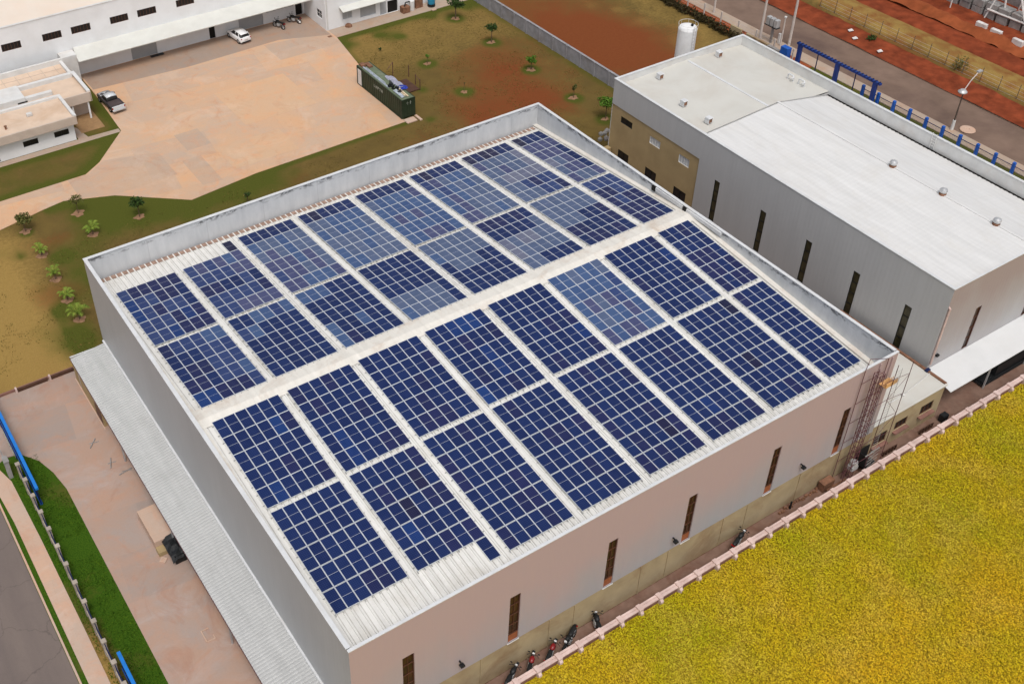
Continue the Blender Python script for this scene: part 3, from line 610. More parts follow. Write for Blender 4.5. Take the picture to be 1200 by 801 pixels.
# parapets: inner faces, coping
t = 0.18
mb = MB()
mb.quad((t, D - t, 9.2), (W - t, D - t, 9.2), (W - t, D - t, 12.36), (t, D - t, 12.36))
mb.quad((t, t, 9.2), (W - t, t, 9.2), (W - t, t, 12.36), (t, t, 12.36))
mb.quad((t, t, 9.2), (t, D - t, 9.2), (t, D - t, 12.36), (t, t, 12.36))
mb.quad((W - t, t, 9.2), (W - t, D - t, 9.2), (W - t, D - t, 12.36), (W - t, t, 12.36))
mb.build('parapet', M['parapet'], wh)
mb = MB()
mb.box(-.03, W + .03, -.03, .2, 12.36, 12.42); mb.box(-.05, W + .05, D - .25, D + .05, 12.36, 12.43)
mb.box(-.052, .27, .27, D - .25, 12.36, 12.43); mb.box(W - .25, W + .052, .27, D - .25, 12.36, 12.43)
mb.build('parapet_coping', M['coping'], wh)
# roof sheet: real trapezoid ribs that run down the slope
def ribbed(mb, x0, x1, ya, za, yb, zb, pitch=0.55, top=0.10, base=0.15, h=0.08):
    prof = []; x = x0
    prof.append((x0, 0))
    while x + pitch <= x1:
        c = x + pitch / 2; prof += [(c - base / 2, 0), (c - top / 2, h), (c + top / 2, h), (c + base / 2, 0)]; x += pitch
    prof.append((x1, 0)); k = len(prof)
    vsx = [(px, ya, za + pz) for px, pz in prof] + [(px, yb, zb + pz) for px, pz in prof]
    mb.add(vsx, [(i, i + 1, k + i + 1, k + i) for i in range(k - 1)])
mb = MB()
ribbed(mb, t + .25, W - t - .25, t, roof_z(0), RY, RIDGE); ribbed(mb, t + .25, W - t - .25, D - .45, roof_z(D) + .02, RY, RIDGE)
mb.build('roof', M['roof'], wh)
for x0, x1 in ((t + .01, t + .5), (W - t - .55, W - t - .01)):
    mb = MB()
    for ya, yb in ((t, RY), (RY, D - t)):
        za, zb = roof_z(ya) + .095, roof_z(yb) + .095
        mb.quad((x0, ya, za), (x1, ya, za), (x1, yb, zb), (x0, yb, zb))
    mb.build('edge_flashing', M['ridge'], wh)
mb = MB()   # rust-stained gutter strip under the rib ends along the rear parapet
mb.quad((t + .5, D - 1.0, roof_z(D - 1.0) + .028), (W - t - .55, D - 1.0, roof_z(D - 1.0) + .028), (W - t - .55, D - .42, roof_z(D - .42) + .03), (t + .5, D - .42, roof_z(D - .42) + .03))
mb.quad((t, D - .45, 9.75), (W - t, D - .45, 9.75), (W - t, D - t, 9.75), (t, D - t, 9.75))
mb.build('gutter', M['gutter_rust'], wh)
mb = MB()
for s, yy in ((-1, 22.75), (1, 24.95)):
    z1 = roof_z(yy) + .10
    mb.quad((t, yy, z1), (W - t, yy, z1), (W - t, 23.6, RIDGE + .2), (t, 23.6, RIDGE + .2))
for k in range(50):
    x = t + .3 + k * 1.0
    mb.add([(x, 22.8, roof_z(22.8) + .125), (x + .06, 22.8, roof_z(22.8) + .125), (x + .06, 23.6, RIDGE + .225), (x, 23.6, RIDGE + .225)], [(0, 1, 2, 3)])
mb.build('ridge_cap', M['ridge'], wh)
# damaged inner lining and louvre by the ridge on the right parapet
mb = MB(); mb.box(W - t - .16, W - t - .01, 24.6, 28.3, 11.95, 12.3); mb.box(W - t - .22, W - t - .01, 19.5, 24.0, 11.98, 12.32); mb.build('parapet_lining', M['coping'], wh)
mb = MB(); mb.box(W - t - .2, W - t - .02, 28.35, 28.8, 11.8, 12.3); mb.box(W - t - .2, W - t - .02, 24.1, 24.5, 11.95, 12.3); mb.build('lining_gap', M['dark'], wh)
# the west canopy along the left wall
def corrug_x(mb, y0, y1, xa, za, xb, zb, pitch=0.3, h=0.05):
    n = int((y1 - y0) / pitch); prof = []
    for i in range(n):
        y = y0 + i * pitch; prof += [(y, 0), (y + pitch * .35, 0), (y + pitch * .5, h), (y + pitch * .85, h)]
    k = len(prof)
    mb.add([(xa, py, za + pz) for py, pz in prof] + [(xb, py, zb + pz) for py, pz in prof], [(i, i + 1, k + i + 1, k + i) for i in range(k - 1)])
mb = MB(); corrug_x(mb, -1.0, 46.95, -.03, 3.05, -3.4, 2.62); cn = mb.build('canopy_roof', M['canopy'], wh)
mb = MB(); mb.box(-.16, -.002, -1, 46.95, 3.06, 3.2); mb.box(-3.36, -.1, 46.86, 46.98, 2.55, 2.7); mb.build('canopy_flashing', M['coping'], wh)
mb = MB(); mb.box(-3.42, -3.36, -1, 46.9, 2.45, 2.6)
for y in np.arange(2, 46, 5.4): mb.box(-3.35, -.1, y, y + .12, 2.35, 2.55)
mb.build('canopy_beam', M['lattice'], wh)
for y in np.arange(2, 46, 10.8):
    MB().box(-3.32, -3.2, y, y + .12, 0, 2.4).build('canopy_post', M['steel'], wh)
# small security cameras on the front wall
for x in (8.2, 27.5, 41.1):
    c = MB(); c.box(x - .05, x + .05, -.35, -.002, 4.72, 4.80); c.box(x - .16, x + .16, -.5, -.2, 4.55, 4.72); c.build('wall_camera', M['black'], wh)
for x, n in ((47.9, 1), (49.3, 1)):
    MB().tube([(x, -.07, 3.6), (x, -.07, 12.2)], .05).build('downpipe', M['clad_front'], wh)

# ------------------------------------------------------------------ solar arrays
PWI, PLE = 0.925, 1.85
def panel_mesh(kind):
    m = MB(); w, l, h = PWI - .025, PLE - .035, .035
    m.cur = 0; m.box(-w / 2, w / 2, -l / 2, l / 2, 0, h)
    m.cur = 1; fr = .030
    for a, b in ((-l / 2 + fr, -.010), (.010, l / 2 - fr)):
        m.box(-w / 2 + fr, w / 2 - fr, a, b, h - .01, h + .003)
    return m.mesh('solar_panel_' + kind, [M['panel_frame'], PG[kind]])
PM = {k: panel_mesh(k) for k in PG}
ORD = ['first', 'second', 'third', 'fourth', 'fifth', 'sixth', 'seventh', 'eighth']
ROWN = {'A': 'in the front slope row just below the roof ridge', 'B': 'in the row nearest the pink front wall', 'C': 'in the rear slope row just behind the roof ridge', 'D': 'in the farthest row under the rear parapet'}
COH = [None]; ORDER = ['black', 'navy', 'purple', 'blue', 'mid', 'plum', 'steel', 'slate', 'lilac']
def pick(ws):
    # neighbouring panels of the far slope share their dustiness and painted sky reflection: a smooth field plus a little chance
    q = random.random() if COH[0] is None else min(.999, max(0, .6 * COH[0] + .4 * random.random()))
    r = q * sum(ws.values())
    for k, v in sorted(ws.items(), key=lambda t_: ORDER.index(t_[0])):
        r -= v
        if r <= 0: return k
    return k
def kind_for(row, c, i, j, ncol):
    # j counts rows from the one nearest the ridge; i from the left
    if row == 'B': return pick({'navy': 15, 'purple': 2.0, 'blue': .25, 'black': .25})
    if row == 'A':
        if c == 5: return pick({'steel': 9, 'slate': 3, 'mid': .6, 'plum': 1.0})
        if c == 7: return pick({'navy': 6, 'purple': 7})
        return pick({'navy': 13, 'purple': 3, 'blue': 1.0, 'mid': .5 if c == 6 else .1})
    if row == 'C':       # j=0 nearest the ridge .. 4
        if c == 0: return pick({'mid': 6, 'navy': 4, 'purple': 3, 'blue': 1.5}) if (i < 3 or j < 1) else pick({'steel': 4, 'mid': 5, 'navy': 1})
        if c == 1: return pick({'steel': 4, 'mid': 4}) if (j == 4 and i > 1) or (j == 3 and i < 2) else pick({'navy': 9, 'purple': 1.5, 'black': 1.6})
        if c == 2: return pick({'steel': 3, 'mid': 1}) if (j == 4 and i < 2) or random.random() < .06 else pick({'navy': 10, 'purple': 2, 'blue': .6, 'black': .6})
        if c == 3: return pick({'slate': 6, 'steel': 4}) if j <= 1 and not (i == 5) else pick({'navy': 9, 'purple': 2.2, 'black': .5})
        if c == 4: return pick({'slate': 6, 'steel': 4}) if j >= 3 or (j == 2 and 0 < i < 4) else pick({'navy': 9, 'purple': 2, 'black': 1})
        if c == 5:
            if j == 4: return pick({'purple': 5, 'navy': 3})
            if j == 3: return 'slate' if i == 5 else pick({'navy': 6, 'purple': 2})
            if j == 0 and i > 1: return pick({'navy': 6, 'mid': 1})
            return pick({'slate': 5, 'lilac': 3, 'steel': 1.2})
        if c == 6: return pick({'slate': 6, 'steel': 2, 'lilac': 1.5}) if j >= 3 or (j == 2 and i < 3) else pick({'purple': 6, 'navy': 5, 'black': .4})
        return pick({'purple': 7, 'mid': 4, 'navy': 3, 'plum': 2})
    # row D, j=0 nearest the walkway .. 5 = the dark top row
    if j == 5: return pick({'navy': 10, 'black': 2})
    if c == 0: return pick({'navy': 3, 'mid': 5, 'purple': 4, 'plum': 1.5, 'blue': 1})
    if c == 1: return pick({'mid': 6, 'plum': 4, 'navy': 3, 'steel': 2, 'purple': 3})
    if c == 2: return pick({'slate': 3, 'plum': 6, 'steel': 2.5, 'mid': 2.5})
    if c == 3: return pick({'slate': 5, 'plum': 3, 'steel': 4})
    if c == 4: return pick({'steel': 8, 'plum': 2, 'mid': 3, 'slate': 2})
    if c == 5: return pick({'slate': 5, 'lilac': 4, 'steel': 1.2, 'plum': 1}) if i > 1 else pick({'steel': 4, 'mid': 3, 'plum': 2})
    if c == 6: return pick({'lilac': 7, 'slate': 4, 'plum': .8}) if j > 1 else (pick({'mid': 5, 'purple': 3}) if i > 2 - j else pick({'lilac': 3, 'slate': 4}))
    return pick({'navy': 6, 'black': 3}) if (i == 3 and j < 4 and j > 0) else pick({'plum': 6, 'slate': 2, 'lilac': 2, 'mid': 2})
slope = math.atan2(RIDGE - EAVE, RY)
for row in 'ABCD':
    for c in range(8):
        ncol = 4 if c == 7 else 6; x0 = 1.25 + 6.28 * c
        front = row in 'AB'
        nr = {'A': 5, 'C': 5}.get(row, 5 if c < 2 else 6)
        ystart = {'A': 22.98, 'B': 13.42, 'C': 24.80, 'D': 34.35}[row]
        sgn = -1 if front else 1
        PY = PLE * math.cos(slope) * (0.995 if row in 'AC' else 1.012)
        ymid = ystart + sgn * PY * nr / 2
        arr = thing('solar_array', (x0 + ncol * PWI / 2, ymid, roof_z(ymid) + .10),
                    ORD[c] + ' solar array from the left ' + ROWN[row], 'solar array', 'solar arrays on the warehouse roof')
        tilt = slope if front else -slope
        arr.rotation_euler.x = tilt
        cells = [(i, j) for j in range(nr) for i in range(ncol)]
        if row == 'B' and c == 1: cells.append((5, 5))
        if row == 'D' and c == 1: cells.append((5, 5))
        cy = math.cos(slope)
        for i, j in cells:
            COH[0] = None if row in 'AB' or j == 5 else float(np.clip((fbm(np.array([x0 + i * PWI]), np.array([j * PLE + (60 if row == 'D' else 0)]), 4.5, 12)[0] - .5) * 2.0 + .5, 0, 1))
            k = kind_for(row, c, i, j, ncol)
            ob = bpy.data.objects.new('solar_panel', PM[k]); col.objects.link(ob); ob.parent = arr
            ly = (ystart + sgn * PY * (j + .5) - ymid) / cy
            ob.location = ((i + .5 - ncol / 2) * PWI, ly, 0.05 + random.uniform(-.003, .003))
        rb = MB(); half = PY * nr / 2 / cy
        wx = ncol * PWI / 2
        for j in range(nr):
            for q in (.22, .78):
                ly = sgn * (-half + (j + q) * PY / cy)
                rb.box(-wx - .14, wx + .14, ly - .03, ly + .03, 0.0, .048)
        kk = int(ncol * PWI / .55)
        for q in range(kk + 1):      # rail feet that stick out past the lower edge
            lx = -wx + q * .55; e = -half if front else -half
            for ee in ((-half - .12, -half + .1),): rb.box(lx - .03, lx + .03, ee[0], ee[1], -.03, .03)
        me = rb.mesh('mounting_rails', [M['rail']]); ro = bpy.data.objects.new('mounting_rails', me); col.objects.link(ro); ro.parent = arr

# ------------------------------------------------------------------ second warehouse (right)
X2, X3, Y2, Y3, H2 = 60.25, 79.6, 2.65, 46.95, 12.4
w2 = thing('warehouse', ((X2 + X3) / 2, (Y2 + Y3) / 2, 0), 'grey warehouse with plain white roof and a tan office end beyond the solar roof', 'warehouse')
ZB = 9.35
slits = [(5.75, 6.5), (11.55, 12.3), (17.35, 18.1), (23.3, 24.05), (29.75, 30.5)]
mb = MB(); wall_holes(mb, 'x', Y2, 33.0, 3.0, 12.36, X2, [(a, b, 3.3, 8.2) for a, b in slits], .25, 1)
mb.quad((X2, 33, ZB), (X2, Y3, ZB), (X2, Y3, 12.36), (X2, 33, 12.36)); mb.quad((X2, 33, ZB), (X2, Y3, ZB), (X2 + .1, Y3, ZB), (X2 + .1, 33, ZB)); mb.quad((X2, 33, 3), (X2 + .1, 33, 3), (X2 + .1, 33, ZB), (X2, 33, ZB))
mb.build('left_wall', M['clad_right_side'], w2)
offw = [(43.5, 45.4, 7.6, 8.4, 0), (38.9, 40.6, 7.4, 8.3, 1), (34.4, 36.0, 7.4, 8.4, 1), (43.5, 45.3, 3.0, 4.2, 0), (38.9, 40.7, 3.0, 4.3, 0), (34.2, 36.1, 3.0, 4.3, 0)]
mb = MB(); wall_holes(mb, 'x', 33.0, Y3, 0, ZB, X2 + .1, offw, .2, 1); mb.build('office_wall', M['beige_side'], w2)
mb = MB(); mb.quad((X2 + .02, Y2, 0), (X2 + .02, 33, 0), (X2 + .02, 33, 3), (X2 + .02, Y2, 3)); mb.build('left_base_wall', M['beige_side'], w2)
for a, b in slits: window(w2, 'x', a, b, 3.3, 8.2, X2, 1, .14, M['olive_glass'], M['black'], 0, 3, .05)
for a, b, c, d, pale in offw: window(w2, 'x', a, b, c, d, X2 + .1, 1, .12, M['grey_glass'] if pale else M['glass'], M['rim'] if pale else M['black'], 3 if pale else 1, 0, .05)
fs = [(65.0, 65.8), (73.6, 74.4)]
mb = MB(); wall_holes(mb, 'y', X2, X3, 0, 12.36, Y2, [(a, b, 3.3, 8.2) for a, b in fs], .25, 1); mb.build('front_wall', M['clad_right_front'], w2)
for a, b in fs: window(w2, 'y', a, b, 3.3, 8.2, Y2, 1, .14, M['brown_glass'], M['brown_frame'], 0, 3, .05)
MB().quad((X3, Y2, 0), (X3, Y3, 0), (X3, Y3, 12.36), (X3, Y2, 12.36)).build('right_wall', M['clad_right_side'], w2)
MB().quad((X2, Y3, 0), (X3, Y3, 0), (X3, Y3, 12.36), (X2, Y3, 12.36)).build('back_wall', M['clad_right_side'], w2)
mb = MB()
mb.quad((X2 + .2, Y3 - .2, 10.4), (X3 - .2, Y3 - .2, 10.4), (X3 - .2, Y3 - .2, 12.36), (X2 + .2, Y3 - .2, 12.36))
mb.quad((X3 - .2, Y2, 10.4), (X3 - .2, Y3 - .2, 10.4), (X3 - .2, Y3 - .2, 12.36), (X3 - .2, Y2, 12.36))
mb.quad((X2 + .2, Y2, 11.5), (X2 + .2, Y3 - .2, 11.5), (X2 + .2, Y3 - .2, 12.36), (X2 + .2, Y2, 12.36))
mb.build('parapet', M['rim'], w2)
mb = MB(); mb.box(X2 - .05, X2 + .25, Y2 - .05, Y3 + .05, 12.36, 12.43); mb.box(X2 + .25, X3 + .05, Y3 - .25, Y3 + .05, 12.36, 12.43); mb.box(X3 - .25, X3 + .05, Y2 - .05, Y3 - .25, 12.36, 12.43); mb.box(X2 + .25, X3 - .25, Y2 - .05, Y2 + .12, 12.36, 12.42)
mb.build('parapet_coping', M['coping'], w2)
def r2(x): return 12.28 - abs(x - 71.2) * (0.055 if x < 71.2 else 0.19) - (.0)
# metal part: ribs run across x
def corr_run(mb, y0, y1, xa, za, xb, zb, pitch=.5, h=.05): corrug_x(mb, y0, y1, xa, za, xb, zb, pitch, h)
mb = MB(); corr_run(mb, Y2 + .12, 33.4, X2 + .2, 12.0, 71.2, 12.45, .5, .004); corr_run(mb, Y2 + .12, 33.4, X3 - .55, 10.9, 71.2, 12.45, .5, .004)
mb.build('metal_roof', M['roof2'], w2)
mb = MB(); mb.quad((X3 - .55, Y2, 10.85), (X3 - .2, Y2, 10.85), (X3 - .2, 33.4, 10.85), (X3 - .55, 33.4, 10.85))
for k in range(61): mb.box(X3 - .6, X3 - .42, Y2 + .2 + k * .5, Y2 + .38 + k * .5, 10.8, 11.0)
mb.build('gutter', M['dark'], w2)
MB().box(71.05, 71.35, Y2 + .1, 33.4, 12.44, 12.52).build('ridge_cap', M['roof2'], w2)
mb = MB(); mb.add([(X2 + .2, 33.4, 11.5), (70.7, 33.4, 11.75), (X3 - .2, 33.4, 11.2), (X3 - .2, Y3 - .2, 11.2), (70.7, Y3 - .2, 11.75), (X2 + .2, Y3 - .2, 11.5)], [(0, 1, 4, 5), (1, 2, 3, 4)])
mb.build('flat_roof', M['flat_roof'], w2)
mb = MB(); mb.quad((X2 + .2, 33.4, 10.5), (X3 - .2, 33.4, 10.5), (X3 - .2, 33.4, 11.1), (X2 + .2, 33.4, 11.6)); mb.add([(X2 + .2, 33.39, 11.4), (71.2, 33.39, 11.6), (71.2, 33.39, 12.46), (X2 + .2, 33.39, 12.02)], [(0, 1, 2, 3)]); mb.add([(71.2, 33.39, 11.4), (X3 - .4, 33.39, 10.9), (X3 - .4, 33.39, 10.95), (71.2, 33.39, 12.46)], [(0, 1, 2, 3)])
mb.build('roof_step', M['roof2'], w2)
MB().box(70.55, 70.85, 33.42, Y3 - .5, 11.74, 11.8).build('roof_joint', M['coping'], w2)
MB().tube([(X2 + .12, Y2 - .12, 3.9), (X2 + .12, Y2 - .12, 10.3), (X2 + .12, Y2 + .05, 10.4)], .1).build('downpipe', M['boundary'], w2)
MB().box(X2 + .6, X2 + .9, Y2 - .25, Y2 - .003, 4.6, 4.8).build('wall_lamp', M['black'], w2)
# front canopy of the second warehouse
mb = MB(); mb.add([(60.35, 2.63, 3.30), (98, 2.63, 3.30), (98, -.15, 2.75), (60.2, -.15, 2.75), (60.35, 2.63, 3.24), (98, 2.63, 3.24), (98, -.15, 2.69), (60.2, -.15, 2.69)], [(0, 1, 2, 3), (7, 6, 5, 4), (3, 2, 6, 7), (0, 3, 7, 4), (1, 5, 6, 2)])
mb.build('canopy_roof', M['canopy_bright'], w2)
MB().quad((X3, 2.6, 0), (98, 2.6, 0), (98, 2.6, 3.28), (X3, 2.6, 3.28)).build('rear_screen', M['beige'], w2)
for x in (66, 72, 78, 84, 90): MB().box(x, x + .12, -.05, .07, 0, 2.68).build('canopy_post', M['steel'], w2)
# turbine vents
vent0 = None
def vent(x, y, label):
    e = thing('roof_turbine_vent', (x, y, 12.45), label, 'roof vent', 'turbine vents on the ridge')
    MB().lathe([(.34, 12.4), (.34, 12.6), (.3, 12.66)], x, y, 16).build('base', M['rust'], e)
    m = MB(); m.lathe([(.2, 12.62), (.34, 12.74), (.39, 12.9), (.33, 13.04), (.16, 13.13), (.02, 13.16)], x, y, 22); m.build('turbine', M['chrome'], e)
    return e
vent(71.2, 18.3, 'spinning roof vent farthest up the white ridge, nearest the flat roof')
vent(71.2, 12.5, 'middle spinning roof vent on the white ridge')
vent(71.2, 6.7, 'spinning roof vent nearest the corner of the white roof')
# box exhausts on the flat roof
def hood(x, y, z, label, rz):
    e = thing('roof_exhaust_box', (x, y, z), label, 'exhaust box', 'exhaust boxes on the flat roof', rz); e.scale = (.78, .78, .78)
    a = MB(); a.box(-.38, .38, -.35, .35, .12, .85); a.add([(-.42, -.42, .85), (.42, -.42, .85), (.42, .42, .85), (-.42, .42, .85), (-.4, -.35, .95), (.4, -.35, .95), (.4, .35, .95), (-.4, .35, .95)], [(0, 1, 5, 4), (1, 2, 6, 5), (2, 3, 7, 6), (3, 0, 4, 7), (4, 5, 6, 7)])
    me = a.mesh('housing', [M['coping']]); o = bpy.data.objects.new('housing', me); col.objects.link(o); o.parent = e
    a = MB(); a.box(-.3, .3, -.365, -.352, .2, .75); me = a.mesh('grille', [M['rust']]); o = bpy.data.objects.new('grille', me); col.objects.link(o); o.parent = e
    a = MB(); a.box(-.3, -.2, -.3, .3, -.1, .12); a.box(.2, .3, -.3, .3, -.1, .12); me = a.mesh('feet', [M['steel']]); o = bpy.data.objects.new('feet', me); col.objects.link(o); o.parent = e
hood(65.3, 45.2, 11.62, 'white exhaust box on the flat roof nearest its far left corner', 0)
hood(63.4, 39.3, 11.6, 'white exhaust box on the flat roof above the pale middle office window', .1)
hood(63.1, 35.2, 11.6, 'white exhaust box on the flat roof nearest the start of the metal sheeting', .1)
hood(74.6, 45.6, 11.5, 'white exhaust box on the flat roof in front of the white tank', 0)
for x, y, lb in ((77.6, 37.4, 'left one of the pair of white pipe hoops beside the long right parapet'), (77.7, 35.9, 'right one of the pair of white pipe hoops beside the long right parapet')):
    e = MB(); e.tube([(x, y - .4, 11.1), (x, y - .4, 11.85), (x, y - .3, 11.97), (x, y + .3, 11.97), (x, y + .4, 11.85), (x, y + .4, 11.1)], .09); e.tube([(x - .4, y - .4, 11.8), (x, y - .4, 11.85)], .08)
    tag(e.build('pipe_hoop', M['coping']), lb, 'roof pipe', 'pipe hoops on the flat roof')
# ladder on the right parapet
mb = MB(); mb.tube([(X3 - .28, 19.5, 11), (X3 - .28, 19.5, 12.7)], .04); mb.tube([(X3 - .28, 20.0, 11), (X3 - .28, 20.0, 12.7)], .04)
for z in (11.3, 11.6, 11.9, 12.2, 12.5): mb.tube([(X3 - .28, 19.5, z), (X3 - .28, 20.0, z)], .03)
tag(mb.build('roof_ladder', M['rim']), 'small grey ladder fixed to the long parapet beside the street', 'ladder')

# low link block between the warehouses
ax = thing('annex_building', (54.9, 6, 0), 'low beige building squeezed between the two warehouses', 'annex')
wn = [(50.9, 52.5, .9, 2.2), (53.4, 55.0, 1.5, 2.5), (56.7, 58.4, 1.5, 2.6)]
mb = MB(); wall_holes(mb, 'y', 50.06, 59.4, 0, 3.75, .1, wn, .2, 1); mb.quad((59.4, .1, 0), (59.4, 12, 0), (59.4, 12, 3.75), (59.4, .1, 3.75)); mb.quad((50.06, 12, 0), (59.4, 12, 0), (59.4, 12, 3.75), (50.06, 12, 3.75)); mb.build('wall', M['beige'], ax)
for a, b, c, d in wn: window(ax, 'y', a, b, c, d, .1, 1, .15, M['glass'], M['brown_frame'], 2, 0, .05)
for a, b, c, d in wn:
    MB().box(a - .1, b + .1, -.25, .095, c - .18, c - .06).build('window_sill', M['boundary_face'], ax)
mb = MB(); mb.box(50.06, 59.5, .02, 12.1, 3.75, 3.83); mb.box(50.06, 59.55, -.02, .16, 3.83, 3.93); mb.build('roof', M['flat_roof'], ax)
MB().box(59.38, 59.62, .16, 12.1, 3.83, 3.98).build('roof_gutter', M['rust'], ax)
mb = MB(); mb.tube([(50.6, 1.2, 3.9), (55.2, 1.25, 3.9), (59.5, 1.8, 3.92)], .035); mb.lathe([(.14, 3.83), (.16, 4.0), (.05, 4.08)], 55.2, 1.25, 10); mb.build('roof_pipe', M['rim'], ax)
mb = MB(); mb.box(59.3, 59.75, 2.0, 2.3, 3.84, 4.05); mb.build('pipe_joint', M['navy'], ax)
mb = MB(); mb.box(50.05, 60.2, 46.3, 46.9, 0, 3.9)
tag(mb.build('cross_wall', M['beige_side']), 'tan wall closing the far end of the gap between the warehouses', 'wall')

# tank behind the second warehouse
tk = thing('water_tower', (76.1, 52.4, 0), 'tall white cylindrical water tank with rim rail behind the white roof', 'water tank')
MB().lathe([(1.12, 0), (1.12, 11.9), (1.0, 12.15), (.5, 12.35), (.02, 12.4)], 76.1, 52.4, 32).build('tank_body', M['tank'], tk, smooth=False)
mb = MB()
ring = [(76.1 + 1.15 * math.cos(a), 52.4 + 1.15 * math.sin(a), 12.55) for a in np.linspace(0, 2 * math.pi, 25)]
mb.tube(ring, .02, 6)
for k in range(0, 24, 3): mb.tube([(ring[k][0], ring[k][1], 11.9), ring[k]], .014, 5)
mb.build('guard_rail', M['rim'], tk)
MB().lathe([(.16, 12.4), (.16, 12.62)], 76.25, 51.9, 10).build('hatch', M['black'], tk)
mb = MB()
for s in (-.2, .2): mb.tube([(76.1 + s, 51.2, 0), (76.1 + s, 51.2, 12.6)], .03, 5)
for z in np.arange(.4, 12.5, .4): mb.tube([(75.9, 51.2, z), (76.3, 51.2, z)], .02, 4)
mb.build('ladder', M['rim'], tk)
def lobj(mb, name, mat, parent, smooth=False, bevel=0):
    """part in the local coordinates of its parent"""
    mats = mat if isinstance(mat, (list, tuple)) else [mat]
    o = bpy.data.objects.new(name, mb.mesh(name, mats, (0, 0, 0), smooth)); col.objects.link(o); o.parent = parent
    if bevel:
        bv = o.modifiers.new('bevel', 'BEVEL'); bv.width = bevel; bv.segments = 2; bv.limit_method = 'ANGLE'
    return o

# ------------------------------------------------------------------ white factory and offices, upper left
wf = thing('factory_building', (15, 115, 0), 'long white factory with dark strip windows and pale canopy behind the yard', 'factory')
YF = 104.15
upw = [(-19.5, -17.1), (-14.2, -11.8), (-9, -6.6), (-3.6, -1.2), (2.2, 4.6), (8.15, 10.65), (13.45, 15.95), (17.25, 19.85), (22.55, 25.05), (26.35, 29.0), (31.9, 34.5), (37.8, 40.4), (44.0, 46.6)]
low = [(24.6, 28.25, .02, 2.6), (36.05, 36.95, .02, 2.6), (30.4, 31.2, 1.75, 2.05), (32.0, 32.8, 1.75, 2.05), (33.5, 34.3, 1.75, 2.05), (17.6, 20.0, 1.75, 2.1), (40.6, 44.4, .02, 2.6), (44.9, 49.3, 1.7, 2.3), (49.6, 50.7, .02, 2.6)]
mb = MB(); wall_holes(mb, 'y', -60, 51.0, 3.6, 9.0, YF, [(a, b, 5.85, 6.85) for a, b in upw], .22, 1); wall_holes(mb, 'y', -60, 51.0, 0, 3.6, YF, low, .22, 1); mb.build('front_wall', M['white_wall'], wf)
for a, b in upw: window(wf, 'y', a, b, 5.85, 6.85, YF, 1, .16, M['glass'], M['brown_frame'], 5, 0, .05)
for a, b, c, d in low:
    if d - c > 2:
        q = MB(); q.quad((a, YF + .2, c), (b, YF + .2, c), (b, YF + .2, d), (a, YF + .2, d))
        q.build('shutter_door' if b - a > 1.5 else 'door', M['roller'] if b - a > 1.5 else M['dark'], wf)
    else: window(wf, 'y', a, b, c, d, YF, 1, .16, M['glass'], M['black'], 2, 0, .04)
mb = MB(); mb.box(-60, 51.0, YF - .06, YF + .25, 9.0, 9.1); mb.build('roof_coping', M['rim'], wf)
mb = MB(); mb.quad((-60, YF + .1, 8.85), (110, YF + .1, 8.85), (110, 160, 9.6), (-60, 160, 9.6)); mb.build('roof', M['factory_roof'], wf)
mb = MB(); mb.add([(17, YF, 4.05), (50.9, YF, 4.05), (50.9, 101.1, 3.45), (16.6, 101.1, 3.45), (17, YF, 3.97), (50.9, YF, 3.97), (50.9, 101.1, 3.33), (16.6, 101.1, 3.33)], [(0, 1, 2, 3), (7, 6, 5, 4), (3, 2, 6, 7), (0, 3, 7, 4)])
mb.build('canopy_roof', M['canopy_white'], wf)
YE = 97.45
east = [(56.6, 59.2, .5, 2.6, 'roller'), (59.9, 61.0, .02, 2.9, 'roller'), (61.15, 62.9, .02, 1.9, 'dark'), (53.7, 55.3, .95, 2.3, 'roller'), (65.0, 67.0, .8, 2.4, 'roller'), (69.5, 71.5, 1.0, 2.4, 'glass'), (74, 76, 1.0, 2.4, 'glass')]
mb = MB(); wall_holes(mb, 'y', 51.0, 110, 0, 9.0, YE, [e[:4] for e in east], .2, 1)
wall_holes(mb, 'x', YE, YF, 0, 9.0, 51.0, [(98.6, 100.2, 1.3, 2.5)], .2, 1); mb.build('east_wing_wall', M['white_wall'], wf)
for a, b, c, d, k in east:
    if d - c > 1.8: q = MB(); q.quad((a, YE + .18, c), (b, YE + .18, c), (b, YE + .18, d), (a, YE + .18, d)); q.build('shutter_door' if k == 'roller' else 'door', M[k], wf)
    else: window(wf, 'y', a, b, c, d, YE, 1, .16, M[k], M['rim'], 1, 0, .05)
window(wf, 'x', 98.6, 100.2, 1.3, 2.5, 51.0, 1, .16, M['glass'], M['rim'], 1, 1, .05)
mb = MB(); mb.box(51.0, 110, YE - .06, YE + .25, 9.0, 9.1); mb.quad((51, YE + .1, 8.9), (110, YE + .1, 8.9), (110, YF + .1, 8.9), (51, YF + .1, 8.9)); mb.build('east_wing_roof', M['slab_roof'], wf)
mb = MB(); mb.add([(53.2, YE, 3.1), (60.3, YE, 3.1), (60.3, 96.3, 2.7), (53.2, 96.3, 2.7), (53.2, YE, 3.02), (60.3, YE, 3.02), (60.3, 96.3, 2.62), (53.2, 96.3, 2.62)], [(0, 1, 2, 3), (7, 6, 5, 4), (3, 2, 6, 7), (0, 3, 7, 4), (1, 5, 6, 2)]); mb.build('awning', M['canopy_white'], wf)
MB().box(51.1, 51.3, YE - .12, YE - .003, 0, 8.9).build('downpipe', M['rim'], wf)

